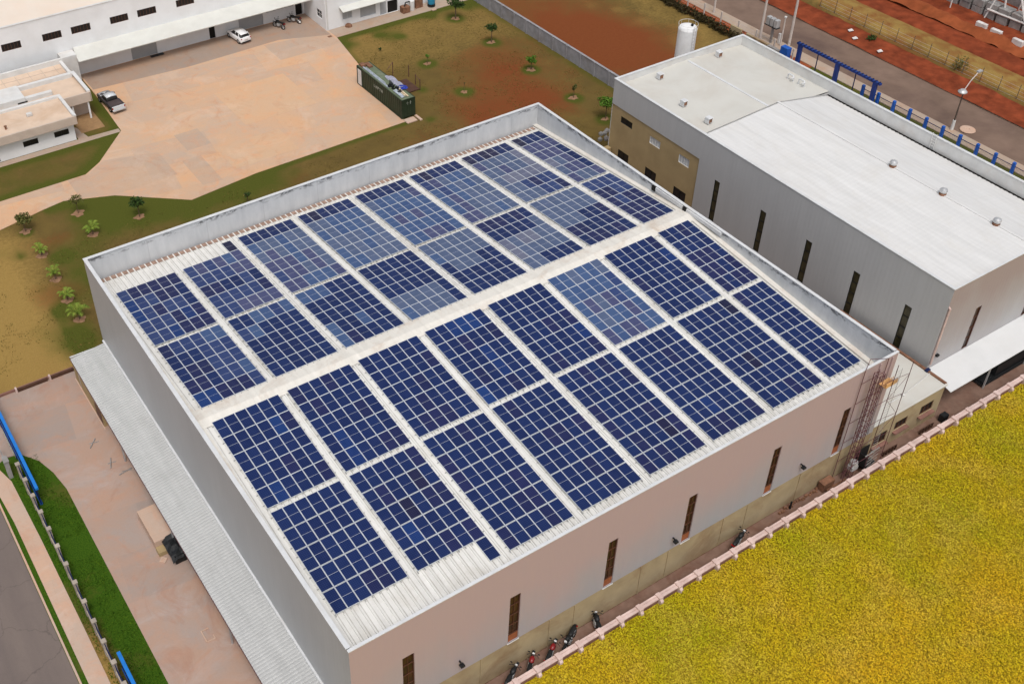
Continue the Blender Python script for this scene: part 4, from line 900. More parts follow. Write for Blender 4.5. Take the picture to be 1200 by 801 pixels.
of = thing('office_building', (4, 95, 0), 'low white office with stepped peach flat roofs beside the factory', 'office')
def flat_block(x0, x1, y0, y1, zb, zt, nm, back=True):
    m = MB()
    m.box(x0, x1, y0, y0 + .18, zb, zt); m.box(x1 - .4, x1, y0 + .18, y1, zb, zt); m.box(x0, x1 - .4, y1 - .45, y1, zb, zt)
    return m
mb = MB(); mb.box(-14, 11.5, 87.62, 93.6, 2.55, 3.45); mb.build('roof', M['slab_roof'], of)
mb = MB(); mb.box(-14, 11.56, 87.56, 87.8, 2.5, 3.55); mb.box(11.48, 11.58, 87.8, 93.6, 2.5, 3.5); mb.build('fascia', M['fascia'], of)
mb = MB(); mb.box(11.2, 11.57, 87.8, 93.62, 3.5, 3.75); mb.box(-14, 11.2, 93.2, 93.62, 3.44, 3.75); mb.box(11.28, 11.58, 87.56, 87.8, 3.55, 3.75); mb.build('roof_rim', M['rim'], of)
mb = MB(); wn = [(4.9, 6.7, 1.0, 1.75), (8.7, 10.5, 1.05, 1.8), (-1.5, .2, 1.0, 1.75), (.7, 1.9, .02, 2.1)]
wall_holes(mb, 'y', -14, 11.2, 0, 2.55, 88.35, wn, .15, 1); mb.quad((11.2, 88.35, 0), (11.2, 93.5, 0), (11.2, 93.5, 2.55), (11.2, 88.35, 2.55)); mb.build('wall', M['white_wall'], of)
for a, b, c, d in wn[:3]: window(of, 'y', a, b, c, d, 88.35, 1, .12, M['glass'], M['black'], 1, 0, .04)
q = MB(); q.quad((.7, 88.49, .02), (1.9, 88.49, .02), (1.9, 88.49, 2.1), (.7, 88.49, 2.1)); q.build('door', M['dark'], of)
mb = MB(); mb.box(-14, 14.9, 93.6, 98.2, 2.6, 3.3); mb.box(11.6, 14.9, 92.2, 93.6, 2.6, 3.3); mb.build('roof', M['slab_roof'], of)
mb = MB(); mb.box(11.6, 14.95, 92.1, 92.3, 2.45, 3.7); mb.box(14.9, 15.02, 92.1, 98.3, 2.45, 3.68); mb.build('fascia', M['fascia'], of)
mb = MB(); mb.box(14.6, 15.03, 92.3, 98.3, 3.68, 3.86); mb.box(4.5, 14.6, 97.75, 98.25, 3.3, 3.86); mb.box(4, 11.0, 94.6, 95.2, 3.3, 3.8); mb.box(4.0, 7.6, 94.4, 98.0, 3.3, 4.1); mb.build('roof_rim', M['rim'], of)
mb = MB(); mb.box(-14, 14.8, 93.8, 98, 0, 2.6); mb.build('rear_wall', M['fascia'], of)
MB().box(6.6, 7.8, 94.35, 94.39, 3.45, 3.6).build('vent_slot', M['dark'], of)
mb = MB(); mb.box(-14, 14.7, 98.25, 102.3, 2.7, 3.2)
mb.build('roof', M['slab_roof'], of)
mb = MB()
for x in np.arange(-12, 14, 1.7): mb.box(x, x + .06, 98.3, 102.2, 3.202, 3.23)
for y in (99.6, 101.0): mb.box(-14, 14.4, y, y + .06, 3.206, 3.236)
mb.build('roof_tile_joints', M['fascia'], of)
mb = MB(); mb.box(14.4, 14.8, 98.3, 102.3, 3.2, 3.6); mb.box(-14, 14.8, 102.3, 102.6, 3.0, 3.9); mb.box(14.8, 16.8, 102.3, 104.1, 0, 3.9); mb.build('roof_rim', M['rim'], of)
mb = MB(); mb.box(14.72, 14.98, 98.3, 102.3, .0, 3.19); mb.build('side_wall', M['fascia'], of)
MB().box(14.4, 14.6, 92.3, 92.5, 0, 2.45).build('porch_column', M['white_wall'], of)
MB().box(12.4, 12.6, 92.3, 92.5, 0, 2.45).build('porch_column', M['white_wall'], of)
for x, y, k in ((6.9, 90.9, 'box'), (3.6, 89.3, 'pipe')):
    if k == 'box':
        e = thing('roof_fan_unit', (x, y, 3.45), 'small white fan unit on the nearest peach office roof', 'fan unit')
        MB().box(x - .3, x + .35, y - .25, y + .2, 3.5, 3.85).build('housing', M['rim'], e, bevel=.04); MB().box(x - .35, x + .4, y - .3, y + .25, 3.452, 3.5).build('base', M['fascia'], e)
    else:
        m = MB(); m.lathe([(.12, 3.45), (.12, 3.8), (.18, 3.82), (.18, 3.9), (.02, 3.95)], x, y, 10); tag(m.build('roof_vent_pipe', M['rust']), 'short dark vent pipe on the nearest peach office roof', 'vent pipe')

# ------------------------------------------------------------------ vehicles
def wheel_parts(parent, y, x, r=.34, wd=.22, name='wheel'):
    e = MB(); n = 20; prof = [(r * .62, -wd / 2), (r * .93, -wd / 2), (r, -wd * .3), (r, wd * .3), (r * .93, wd / 2), (r * .62, wd / 2)]
    vs = []; fs = []
    for rr, xx in prof:
        for k in range(n): a = 2 * math.pi * k / n; vs.append((x + xx, y + rr * math.cos(a), r + rr * math.sin(a)))
    for i in range(len(prof)):
        j = (i + 1) % len(prof)
        for k in range(n): fs.append((i * n + k, i * n + (k + 1) % n, j * n + (k + 1) % n, j * n + k))
    e.add(vs, fs); w = lobj(e, name, M['rubber'], parent)
    h = MB(); vs = []; fs = []
    for rr, xx in ((r * .63, -wd * .35), (r * .2, -wd * .45), (r * .2, wd * .45), (r * .63, wd * .35)):
        for k in range(n): a = 2 * math.pi * k / n; vs.append((x + xx, y + rr * math.cos(a), r + rr * math.sin(a)))
    for i in range(3):
        for k in range(n): fs.append((i * n + k, i * n + (k + 1) % n, (i + 1) * n + (k + 1) % n, (i + 1) * n + k))
    h.add(vs, fs); lobj(h, 'rim', M['chrome'], w)
    return w
def loft(sections):   # list of (y, [(x,z)...] half profile from bottom centre to top centre)
    m = MB(); k = len(sections[0][1]); vs = []
    for y, pr in sections:
        full = [(x, z) for x, z in pr] + [(-x, z) for x, z in pr[::-1]]
        vs += [(x, y, z) for x, z in full]
    n = 2 * k; fs = []
    for i in range(len(sections) - 1):
        for j in range(n): fs.append((i * n + j, i * n + (j + 1) % n, (i + 1) * n + (j + 1) % n, (i + 1) * n + j))
    fs += [tuple(range(n))[::-1], tuple((len(sections) - 1) * n + j for j in range(n))]
    m.add(vs, fs); return m
def body_sec(y, wd, zb, zt, crown=0.04): return (y, [(wd * .86, zb), (wd * .98, zb + .12), (wd, zb + (zt - zb) * .5), (wd * .97, zt - .06), (wd * .88, zt), (wd * .4, zt + crown)])
def car_hatch(loc, rz):
    e = thing('parked_car', loc, 'white hatchback parked nose in against the factory wall', 'car', None, rz)
    b = loft([body_sec(-2.0, .72, .32, .78), body_sec(-1.93, .82, .24, .98), body_sec(-1.5, .88, .2, 1.02), body_sec(0, .9, .2, .98), body_sec(.9, .9, .2, .95), body_sec(1.6, .86, .22, .84), body_sec(1.95, .76, .28, .70), body_sec(2.05, .6, .34, .6)])
    lobj(b, 'body', M['car_white'], e, True)
    c = loft([(y, [(w * .0 + w, z0), (w * .97, z0 + (z1 - z0) * .5), (w * .84, z1 - .02), (w * .4, z1)]) for y, w, z0, z1 in ((-1.88, .74, .9, 1.02), (-1.45, .76, .92, 1.40), (-.6, .78, .92, 1.47), (.2, .78, .92, 1.44), (1.0, .72, .88, .98))])
    lobj(c, 'windows', M['glass'], e, True)
    r = MB(); r.add([(-.6, -1.5, 1.42), (.6, -1.5, 1.42), (.64, -.6, 1.495), (-.64, -.6, 1.495), (.6, .25, 1.46), (-.6, .25, 1.46), (-.56, -1.68, 1.36), (.56, -1.68, 1.36), (0, -.6, 1.52), (0, .25, 1.485), (0, -1.5, 1.44), (0, -1.68, 1.37)],
                     [(0, 10, 8, 3), (10, 1, 2, 8), (3, 8, 9, 5), (8, 2, 4, 9), (6, 11, 10, 0), (11, 7, 1, 10)])
    ro = lobj(r, 'roof', M['car_white'], e, True); sm = ro.modifiers.new('s', 'SOLIDIFY'); sm.thickness = .05
    p = MB()
    for s in (-1, 1):
        p.tube([(s * .82, -1.5, .95), (s * .68, -1.25, 1.42)], .06, 6); p.tube([(s * .8, -.45, .95), (s * .66, -.45, 1.46)], .035, 6); p.tube([(s * .78, 1.0, .93), (s * .62, .25, 1.45)], .04, 6)
    p.box(-.7, .7, -1.98, -1.9, .7, .95)
    lobj(p, 'pillars', M['car_white'], e)
    for s in (-1, 1):
        q = MB(); q.box(s * .62, s * .8, -2.0, -1.9, .78, .93); lobj(q, 'tail_light', M['lamp_red'], e)
        q = MB(); q.box(s * .5, s * .78, 1.88, 2.0, .6, .7); lobj(q, 'headlight', M['lamp_clear'], e)
        q = MB(); q.box(s * .88, s * 1.02, .72, .84, .95, 1.06); lobj(q, 'mirror', M['car_white'], e, bevel=.03)
    q = MB(); q.box(-.26, .26, -2.045, -2.005, .62, .72); lobj(q, 'number_plate', M['chrome'], e)
    q = MB(); q.box(-.7, .7, -2.02, -1.9, .28, .42); lobj(q, 'bumper', M['black'], e)
    for y in (-1.25, 1.3):
        for x in (-.79, .79): wheel_parts(e, y, x)
def pickup(loc, rz):
    e = thing('pickup_truck', loc, 'dark pickup with a silver cab roof parked beside the office lawn', 'pickup', None, rz)
    b = loft([body_sec(-2.5, .84, .42, .98, 0), body_sec(-2.4, .89, .38, 1.02, 0), body_sec(-.5, .9, .34, 1.02, 0), body_sec(.6, .9, .34, 1.02, .02), body_sec(1.6, .88, .34, 1.0, .05), body_sec(2.3, .84, .38, .92, .04), body_sec(2.5, .7, .45, .78, .02)])
    lobj(b, 'body', M['car_dark'], e, True)
    h = MB(); h.add([(-.74, .95, 1.04), (.74, .95, 1.04), (.7, 2.2, .97), (-.7, 2.2, .97), (0, .95, 1.09), (0, 2.25, 1.01)], [(0, 4, 5, 3), (4, 1, 2, 5)]); ho = lobj(h, 'bonnet', M['car_silver'], e, True); sm = ho.modifiers.new('s', 'SOLIDIFY'); sm.thickness = .03
    c = loft([(y, [(w, z0), (w * .97, z0 + (z1 - z0) * .5), (w * .86, z1 - .02), (w * .4, z1)]) for y, w, z0, z1 in ((-.72, .78, .96, 1.05), (-.58, .78, .96, 1.58), (.3, .79, .96, 1.62), (1.25, .74, .92, 1.04))])
    lobj(c, 'windows', M['glass'], e, True)
    r = MB(); r.add([(-.68, -.66, 1.56), (.68, -.66, 1.56), (.68, .45, 1.62), (-.68, .45, 1.62), (0, -.66, 1.63), (0, .45, 1.68)], [(0, 4, 5, 3), (4, 1, 2, 5)])
    ro = lobj(r, 'roof', M['car_silver'], e, True); sm = ro.modifiers.new('s', 'SOLIDIFY'); sm.thickness = .07
    t = MB(); t.box(-.72, .72, -2.32, -.8, 1.03, 1.06); lobj(t, 'bed_cover', M['bed'], e)
    t = MB(); t.box(-.86, .86, -2.55, -2.42, .55, 1.07); lobj(t, 'tailgate', M['car_silver'], e, bevel=.03)
    t = MB(); t.box(-.84, .84, -2.68, -2.54, .42, .58); lobj(t, 'bumper', M['chrome'], e, bevel=.03)
    for s in (-1, 1):
        t = MB(); t.box(s * .8, s * .9, -.75, -2.4, 1.0, 1.08); lobj(t, 'bed_rail', M['car_dark'], e)
        t = MB(); t.box(s * .74, s * .88, -2.56, -2.5, .72, 1.0); lobj(t, 'tail_light', M['lamp_red'], e)
        t = MB(); t.box(s * .5, s * .8, 2.4, 2.5, .68, .8); lobj(t, 'headlight', M['lamp_clear'], e)
        t = MB(); t.box(s * .9, s * 1.08, .85, .97, 1.05, 1.2); lobj(t, 'mirror', M['car_dark'], e, bevel=.03)
    for y in (-1.6, 1.6):
        for x in (-.78, .78): wheel_parts(e, y, x, .38, .24)
car_hatch((39.5, 102.0, 0.05), R(6))
pickup((17.75, 94.0, 0.05), R(4))

def make_bike(tank, seat_top=M['black']):
    e = thing('motorcycle', (0, 0, 0), 'x', 'motorcycle'); e.scale = (1.25, 1.25, 1.25)
    for y in (-.64, .66):
        wp = MB(); n = 18; vs = []; fs = []; r = .29
        for rr, xx in ((r * .8, -.045), (r, -.04), (r + .01, 0), (r, .04), (r * .8, .045)):
            for k in range(n): a = 2 * math.pi * k / n; vs.append((xx, y + rr * math.cos(a), r + rr * math.sin(a)))
        for i in range(5):
            for k in range(n): fs.append((i * n + k, i * n + (k + 1) % n, ((i + 1) % 5) * n + (k + 1) % n, ((i + 1) % 5) * n + k))
        wp.add(vs, fs)
        w = lobj(wp, 'wheel', M['rubber'], e)
        sp = MB()
        for k in range(6): a = math.pi * k / 6; sp.tube([(0, y - .24 * math.cos(a), .29 - .24 * math.sin(a)), (0, y + .24 * math.cos(a), .29 + .24 * math.sin(a))], .012, 4)
        lobj(sp, 'spokes', M['chrome'], w)
    f = MB(); f.tube([(0, .66, .29), (0, .45, .86)], .035, 6); f.tube([(0, -.64, .29), (0, -.1, .36), (0, .4, .42), (0, .45, .8)], .03, 6); f.tube([(0, -.64, .3), (0, -.5, .68), (0, .4, .72)], .025, 6)
    f.box(-.08, .08, .45, .95, .58, .61); f.box(-.08, .08, -.98, -.5, .62, .65); lobj(f, 'frame', M['black'], e)
    g_ = MB(); g_.box(-.14, .14, -.12, .28, .26, .56); lobj(g_, 'engine', M['steel'], e, bevel=.03)
    t = loft([(y, [(w * .7, z0), (w, (z0 + z1) / 2), (w * .6, z1)]) for y, w, z0, z1 in ((-.05, .08, .66, .78), (.08, .15, .62, .88), (.3, .16, .62, .92), (.45, .07, .68, .84))]); lobj(t, 'fuel_tank', tank, e, True)
    s = loft([(y, [(w, z0), (w, z1 - .02), (w * .7, z1)]) for y, w, z0, z1 in ((-.82, .08, .74, .84), (-.6, .12, .68, .83), (-.2, .13, .68, .80), (0.0, .09, .70, .80))]); lobj(s, 'seat', seat_top, e, True)
    h = MB(); h.tube([(-.36, .3, .98), (-.2, .42, .98), (0, .45, .94), (.2, .42, .98), (.36, .3, .98)], .018, 6)
    for sx in (-1, 1): h.tube([(sx * .22, .42, .98), (sx * .3, .42, 1.14)], .01, 4); h.box(sx * .24, sx * .36, .41, .43, 1.1, 1.18)
    lobj(h, 'handlebar', M['black'], e)
    l = MB(); l.box(-.08, .08, .5, .6, .78, .94); lobj(l, 'headlight', M['lamp_clear'], e, bevel=.03)
    l = MB(); l.tube([(.12, .1, .3), (.15, -.3, .28), (.15, -.8, .34)], .04, 8); lobj(l, 'exhaust', M['chrome'], e)
    l = MB(); l.box(-.16, .16, -.85, -.8, .66, .74); lobj(l, 'tail_light', M['lamp_red'], e)
    return e
bk_black = make_bike(M['black']); bk_red = make_bike(M['red_paint'])
bikes = [(12.1, -.72, -62, 'k', 'black motorcycle leaning over at the left end of the row by the boundary wall'),
         (13.75, -.78, -50, 'r', 'left one of the two red motorcycles parked by the pink wall'),
         (15.65, -.72, -58, 'r', 'right one of the two red motorcycles parked by the pink wall'),
         (17.6, -.72, 118, 'k', 'black motorcycle between the right red motorcycle and the lone one by the third window'),
         (19.95, -.70, -25, 'k', 'black motorcycle angled across the passage at the right end of the row'),
         (34.4, -.68, -72, 'k', 'lone black motorcycle far along the passage away from the row'),
         (45.7, 101.9, 20, 'k', 'left black motorcycle in the shade under the factory canopy'),
         (48.3, 102.2, 35, 'k', 'right black motorcycle in the shade under the factory canopy')]
used = {}
for x, y, a, k, lb in bikes:
    src = bk_black if k == 'k' else bk_red
    o = src if k not in used else copy_tree(src); used[k] = 1
    o.location = (x, y, .05 if y > 50 else .02); o.rotation_euler = (0, R(8), R(a)); tag(o, lb, 'motorcycle', 'parked motorcycles')
bpy.context.view_layer.update()

# ------------------------------------------------------------------ green container and things around it
ct = thing('shipping_container', (47.9, 75.9, 0), 'dark green shipping container with junk on its roof at the yard edge', 'container')
cx0, cx1, cy0, cy1, cz0, cz1 = 46.95, 48.9, 70.4, 81.6, .15, 2.7
mb = MB(); nseg = 46
def zig(k): return .04 if (k // 2) % 2 else 0
for s, xx in ((1, cx0), (-1, cx1)):
    vs = []
    for k in range(nseg * 2 + 1):
        yy = cy0 + .12 + (cy1 - cy0 - .24) * k / (nseg * 2); vs += [(xx + s * zig(k), yy, cz0), (xx + s * zig(k), yy, cz1 - .12)]
    mb.add(vs, [(2 * k, 2 * k + 2, 2 * k + 3, 2 * k + 1) for k in range(nseg * 2)])
mb.box(cx0 + .05, cx1 - .05, cy0 + .03, cy0 + .06, cz0, cz1 - .1); mb.box(cx0 + .05, cx1 - .05, cy1 - .06, cy1 - .03, cz0, cz1 - .1)
mb.build('body', M['container'], ct)
mb = MB()
for x in (cx0 - .02, cx1 - .12):
    for y in (cy0, cy1 - .14): mb.box(x, x + .14, y, y + .14, .08, cz1)
    mb.box(x, x + .12, cy0 + .14, cy1 - .14, cz1 - .12, cz1 - .002); mb.box(x, x + .12, cy0 + .14, cy1 - .14, .08, .2)
for y in (cy0, cy1 - .1): mb.box(cx0 + .12, cx1 - .12, y, y + .1, cz1 - .12, cz1 - .003)
mb.build('frame', M['container'], ct)
MB().box(cx0 + .1, cx1 - .12, cy0 + .1, cy1 - .1, cz1 - .05, cz1 - .02).build('roof', M['container_top'], ct)
mb = MB()
for x in (cx0 + .45, cx0 + .8, cx0 + 1.15, cx0 + 1.5): mb.tube([(x, cy0 - .03, .25), (x, cy0 - .03, cz1 - .15)], .025, 6)
mb.build('door_bars', M['container'], ct)
MB().box(cx0 - .05, cx0 - .02, cy1 - 1.2, cy1 - .3, .25, 2.4).build('side_door', M['rim'], ct)
# worn stencilled marks: only their blurred strokes can be made out
mb = MB(); yy = 77.2
for k, st in enumerate((((0, 0, .1, .45), (.1, 0, .32, .1)), ((0, 0, .1, .5), (.25, 0, .35, .5), (.1, .2, .25, .3)), ((0, 0, .1, .5), (.1, .4, .35, .5), (.1, .2, .3, .3)), ((.12, 0, .22, .5), (0, .4, .36, .5)), ((0, 0, .1, .5), (.25, 0, .35, .5), (.1, .4, .25, .5), (.1, .18, .25, .28)))):
    for a, b, c, d in st: mb.box(cx0 - .012, cx0 - .006, yy - a * .9, yy - c * .9, 1.6 + b * .8, 1.6 + d * .8)
    yy -= .46
for k in (0, .42): mb.box(cx0 + .7 + k, cx0 + .95 + k, cy0 - .008, cy0 - .003, 2.1, 2.2); mb.box(cx0 + .78 + k, cx0 + .88 + k, cy0 - .008, cy0 - .003, 1.92, 2.35)
mb.build('lettering', M['letter'], ct)
def slab_thing(name, boxes, mat, label, cat, group=None):
    m = MB()
    for b in boxes: m.box(*b)
    return tag(m.build(name, mat), label, cat, group)
mb = MB()
for k in range(5): mb.tube([(47.25 + .09 * k, 74 + .4 * k, 2.76 + .05 * (k % 2)), (47.3 + .08 * k, 81.0 - .3 * k, 2.78 + .05 * (k % 2))], .045, 6)
tag(mb.build('metal_tubes', M['junk_grey']), 'bundle of long grey tubes lying along the container roof', 'tubes')
mb = MB(); mb.add([(47.3, 70.9, 2.8), (47.75, 71.0, 2.82), (47.75, 73.0, 2.95), (47.3, 73.0, 2.85)], [(0, 1, 2, 3)]); sh = mb.build('metal_sheet', M['junk_grey']); sm = sh.modifiers.new('s', 'SOLIDIFY'); sm.thickness = .04; tag(sh, 'grey blue metal sheet at the near end of the container roof', 'sheet')
mb = MB(); random.seed(3)
for k in range(9): x = 47.5 + random.random() * .7; y = 72.2 + random.random() * 2.6; mb.tube([(x, y, 2.75), (x + random.uniform(-.4, .4), y + random.uniform(-.5, .5), 2.95 + random.random() * .25)], .07, 6); mb.box(x - .15, x + .15, y - .2, y + .2, 2.69, 2.8 + random.random() * .15)
tag(mb.build('scrap_pile', M['black']), 'tangled black scrap heap on the container roof', 'scrap')
for i, (x, y) in enumerate(((48.25, 71.2), (48.5, 71.5))): pass
mb = MB(); mb.add([(48.1, 70.9, 2.72), (48.28, 70.9, 2.72), (48.28, 73.0, 2.84), (48.1, 73.0, 2.84), (48.1, 70.9, 2.78), (48.28, 70.9, 2.78), (48.28, 73.0, 2.9), (48.1, 73.0, 2.9)], [(0, 3, 2, 1), (4, 5, 6, 7), (0, 1, 5, 4), (1, 2, 6, 5), (2, 3, 7, 6), (3, 0, 4, 7)])
mb.box(47.9, 48.04, 71.2, 72.8, 2.7, 2.78)
tag(mb.build('timber_boards', M['wood']), 'pale timber boards lying near the end of the container roof', 'boards')
mb = MB(); vs = []
for i in range(9):
    for j in range(5): vs.append((48.35 + j * .22, 73.2 + i * .45, 2.74 + .1 * math.sin(i * 1.7 + j) + .08 * random.random()))
mb.add(vs, [(i * 5 + j, i * 5 + j + 1, (i + 1) * 5 + j + 1, (i + 1) * 5 + j) for i in range(8) for j in range(4)])
tp = mb.build('plastic_sheeting', M['junk_lilac']); sm = tp.modifiers.new('s', 'SOLIDIFY'); sm.thickness = .05; tag(tp, 'crumpled lilac plastic sheeting along the far edge of the container roof', 'plastic sheet')
mb = MB(); vs = []
for i in range(5):
    for j in range(4): vs.append((48.2 + j * .35, 72.6 + i * .28, 2.76 + .1 * math.sin(i * 1.3 + j * 2) + .03 * j))
mb.add(vs, [(i * 4 + j, i * 4 + j + 1, (i + 1) * 4 + j + 1, (i + 1) * 4 + j) for i in range(4) for j in range(3)])
tp = mb.build('tarpaulin', M['junk_blue']); sm = tp.modifiers.new('s', 'SOLIDIFY'); sm.thickness = .04; tag(tp, 'deep blue tarpaulin hanging over the container roof edge', 'tarpaulin')
slab_thing('roof_crate', [(47.2, 47.8, 80.6, 81.4, 2.69, 3.0), (47.9, 48.5, 80.0, 81.2, 2.69, 2.88)], M['rust'], 'brown crate at the far end of the container roof', 'crate')
slab_thing('concrete_slab', [(47.0, 48.45, 69.15, 70.2, .03, .14)], M['sidewalk'], 'pale concrete slab on the ground at the container doors', 'slab')
slab_thing('concrete_slab', [(48.75, 49.1, 69.0, 70.4, .0, .12)], M['sidewalk'], 'narrow pale slab to the right of the container doors', 'slab')
fr = thing('pipe_rack', (52.0, 77.5, 0), 'rusty open pipe rack standing on the grass behind the container', 'rack')
mb = MB()
for x, y, h in ((51.8, 80.6, 2.2), (53.6, 79.5, 1.7), (53.2, 77.2, 1.5), (52.9, 75.6, 1.6), (51.0, 76.2, 1.2)): mb.tube([(x, y, 0), (x, y, h)], .045, 6)
mb.build('post', M['lattice'], fr)
mb = MB(); mb.tube([(51.8, 80.6, 2.2), (50.3, 79.4, 2.1)], .04, 6); mb.tube([(53.2, 77.2, 1.4), (52.9, 75.6, 1.4)], .035, 6); mb.build('rail', M['lattice'], fr)
mb = MB(); mb.box(50.4, 52.9, 75.7, 79.0, .05, .16); mb.build('deck', M['beam'], fr)
# drums and machine beside the factory wing
e = thing('scrap_machine', (64.2, 96.4, 0), 'grey and brown scrap machine against the factory wing', 'machine')
MB().box(62.9, 64.1, 95.9, 96.9, .06, 1.0).build('base', M['rust'], e, bevel=.05); MB().lathe([(.4, .06), (.42, 1.5), (.3, 1.6), (.02, 1.62)], 64.7, 96.5, 14).build('drum', M['rim'], e); MB().box(65.4, 66.6, 96.4, 97.1, .06, 1.3).build('cabinet', M['rust'], e, bevel=.04)
MB().tube([(63.3, 96.3, .9), (63.6, 96.4, 1.5), (64.3, 96.4, 1.5)], .1).build('pipe', M['black'], e)
e = thing('water_tank', (67.8, 95.9, 0), 'bright blue tank on a dark stand beside the factory wing', 'tank')
MB().lathe([(.5, .45), (.55, .5), (.55, 2.6), (.4, 2.85), (.05, 2.9)], 67.8, 96.0, 20).build('vessel', M['cyan'], e, True); MB().lathe([(.58, .03), (.58, .45)], 67.8, 96.0, 16).build('stand', M['black'], e)
slab_thing('pallet_slab', [(67.0, 67.7, 94.4, 94.75, .06, .2)], M['sidewalk'], 'pale slab on the path edge below the bright blue tank', 'slab')
tag(MB().lathe([(.02, .05), (.55, .06), (.45, .35), (.15, .5), (.02, .52)], 54.3, 96.9, 9).build('rubble_heap', M['rust']), 'small brown rubble heap at the foot of the white wing', 'rubble')
slab_thing('manhole_cover', [(50.2, 50.8, 95.3, 95.8, .051, .06)], M['rust'], 'rusty square cover in the yard near the white corner', 'manhole cover')
slab_thing('dark_mat', [(27.0, 28.9, 103.4, 104.05, .051, .1)], M['black'], 'dark mat on the ground before the grey shutter', 'mat')

# ------------------------------------------------------------------ west yard details
e = thing('guard_shed', (-1.6, 43, 0), 'low tan shed tucked under the far end of the long grey canopy', 'shed')
MB().box(-3.3, -.3, 39.4, 46.8, .03, 1.9).build('wall', M['beige_side'], e); MB().box(-3.3, -.2, 39.35, 46.9, 1.9, 1.98).build('roof', M['dark'], e)
MB().box(-3.32, -3.302, 39.5, 41.2, .1, 1.7).build('door', M['brown_frame'], e)
MB().box(-3.42, -3.31, 39.0, 46.9, .03, .06).build('kerb', M['sidewalk'], e)
slab_thing('loading_block', [(-4.7, -.6, 23.95, 27.75, .03, 1.0)], M['sidewalk'], 'pale concrete loading block sticking out from under the long canopy', 'loading block')
slab_thing('block_step', [(-4.72, -3.9, 23.2, 23.93, .03, .45)], M['beige_side'], 'tan step at the near end of the concrete loading block', 'step')
mb = MB(); vs = []
for i in range(7):
    for j in range(7): vs.append((-4.15 + j * .42, 21.6 + i * .4, 1.08 + .1 * math.sin(i * 1.9 + j * 1.3) - .35 * (i == 0) - .25 * (j == 0)))
mb.add(vs, [(i * 7 + j, i * 7 + j + 1, (i + 1) * 7 + j + 1, (i + 1) * 7 + j) for i in range(6) for j in range(6)])
mb.box(-3.9, -1.8, 21.8, 23.9, .03, .95)
tag(mb.build('covered_pallet', M['black']), 'pallet under a black sheet beside the concrete loading block', 'covered pallet')
m = MB(); m.lathe([(.35, .03), (.35, .12), (.16, .121), (.16, .05)], -4.6, 22.75, 4); tag(m.build('drain_box', M['sidewalk']), 'small pale drain box beside the black covered pallet', 'drain')
mb = MB(); mb.box(-4.75, -4.2, 15.0, 15.08, .031, .1); mb.box(-4.83, -4.75, 14.0, 15.08, .031, .1); mb.box(-4.75, -4.1, 13.92, 14.0, .031, .1); mb.box(-4.18, -4.1, 14.0, 14.3, .031, .1)
tag(mb.build('metal_bracket', M['sidewalk']), 'pale metal frame lying on the concrete of the west yard', 'bracket')
random.seed(11)
for x, y, a, lb in ((-4.4, 34.9, 70, 'largest of the dark timber offcuts on the west yard'), (-4.9, 38.0, 50, 'dark timber offcut farthest up the west yard'), (-3.7, 33.3, 10, 'short dark offcut closest to the canopy edge on the west yard')):
    e = MB(); c, s_ = math.cos(R(a)), math.sin(R(a))
    e.tube([(x - c * .6, y - s_ * .6, .08), (x + c * .6, y + s_ * .6, .08)], .05, 5); e.tube([(x - s_ * .2 - c * .2, y + c * .2, .06), (x + s_ * .3 + c * .5, y - c * .1, .06)], .04, 5)
    tag(e.build('timber_offcut', M['grey_block']), lb, 'offcut', 'scraps on the west yard')
e = thing('low_wall', (-6.5, 48.4, 0), 'low dark brown wall between the west yard and the dry grass', 'wall')
for a, b in ((-8.4, -5.6), (-5.3, -3.1), (-11.4, -10.6)): MB().box(a, b, 48.0, 48.22, .03, .35).build('beam', M['beam'], e)
for x in (-8.6, -5.45, -3.0, -10.4): MB().box(x, x + .16, 47.95, 48.3, .03, .5).build('post', M['boundary'], e)
MB().box(-12, -3.1, 48.24, 48.42, 0, .28).build('coping', M['boundary_face'], e)
# fence on the west lawn
fe = thing('boundary_fence', (-11.35, 20, 0), 'street fence of pale pillars and dark railings standing in the green lawn strip', 'fence')
ys = [37.5 - 2.05 * k for k in range(20)]
for i, y in enumerate(ys):
    m = MB(); m.box(-11.47, -11.2, y - .14, y + .14, 0, 1.66); m.box(-11.52, -11.15, y - .19, y + .19, 1.66, 1.75); m.build('pillar', M['pillar'], fe)
    if i < 19:
        y2 = ys[i + 1]
        MB().box(-11.42, -11.26, y2 + .14, y - .14, 0, .75).build('base_wall', M['pillar'], fe)
        m = MB(); m.box(-11.36, -11.31, y2 + .14, y - .14, 1.5, 1.56); m.box(-11.36, -11.31, y2 + .14, y - .14, .56, .61)
        for k in range(11): yy = y2 + .22 + k * .16; m.box(-11.348, -11.322, yy, yy + .03, .61, 1.5)
        m.build('railing', M['navy'], fe)
def sliding_gate(x, y0, y1, label):
    g_ = thing('sliding_gate', (x, (y0 + y1) / 2, 0), label, 'gate', 'blue sliding gates on the west side')
    m = MB(); m.box(x - .13, x + .13, y0, y1, 1.85, 2.08); m.build('top_beam', M['blue_bright'], g_)
    m = MB(); m.box(x - .04, x + .04, y0, y1, .12, .3)
    k = int((y1 - y0) / .18)
    for i in range(k + 1): yy = y0 + (y1 - y0 - .05) * i / k; m.box(x - .02, x + .02, yy, yy + .05, .3, 1.85)
    m.box(x - .035, x + .035, y0, y1, 1.0, 1.1); m.build('gate_grille', M['navy'], g_)
    m = MB(); m.box(x - .1, x + .1, y0, y1, .04, .1); m.build('track', M['blue'], g_)
    return g_
sg = sliding_gate(-10.85, 33.6, 50.0, 'long blue sliding gate across the west driveway')
mb = MB()
for k in range(9): yy = 38.8 + k * .36; mb.box(-11.26, -11.22, yy, yy + .2, 1.55, 1.8 - .05 * (k % 3))
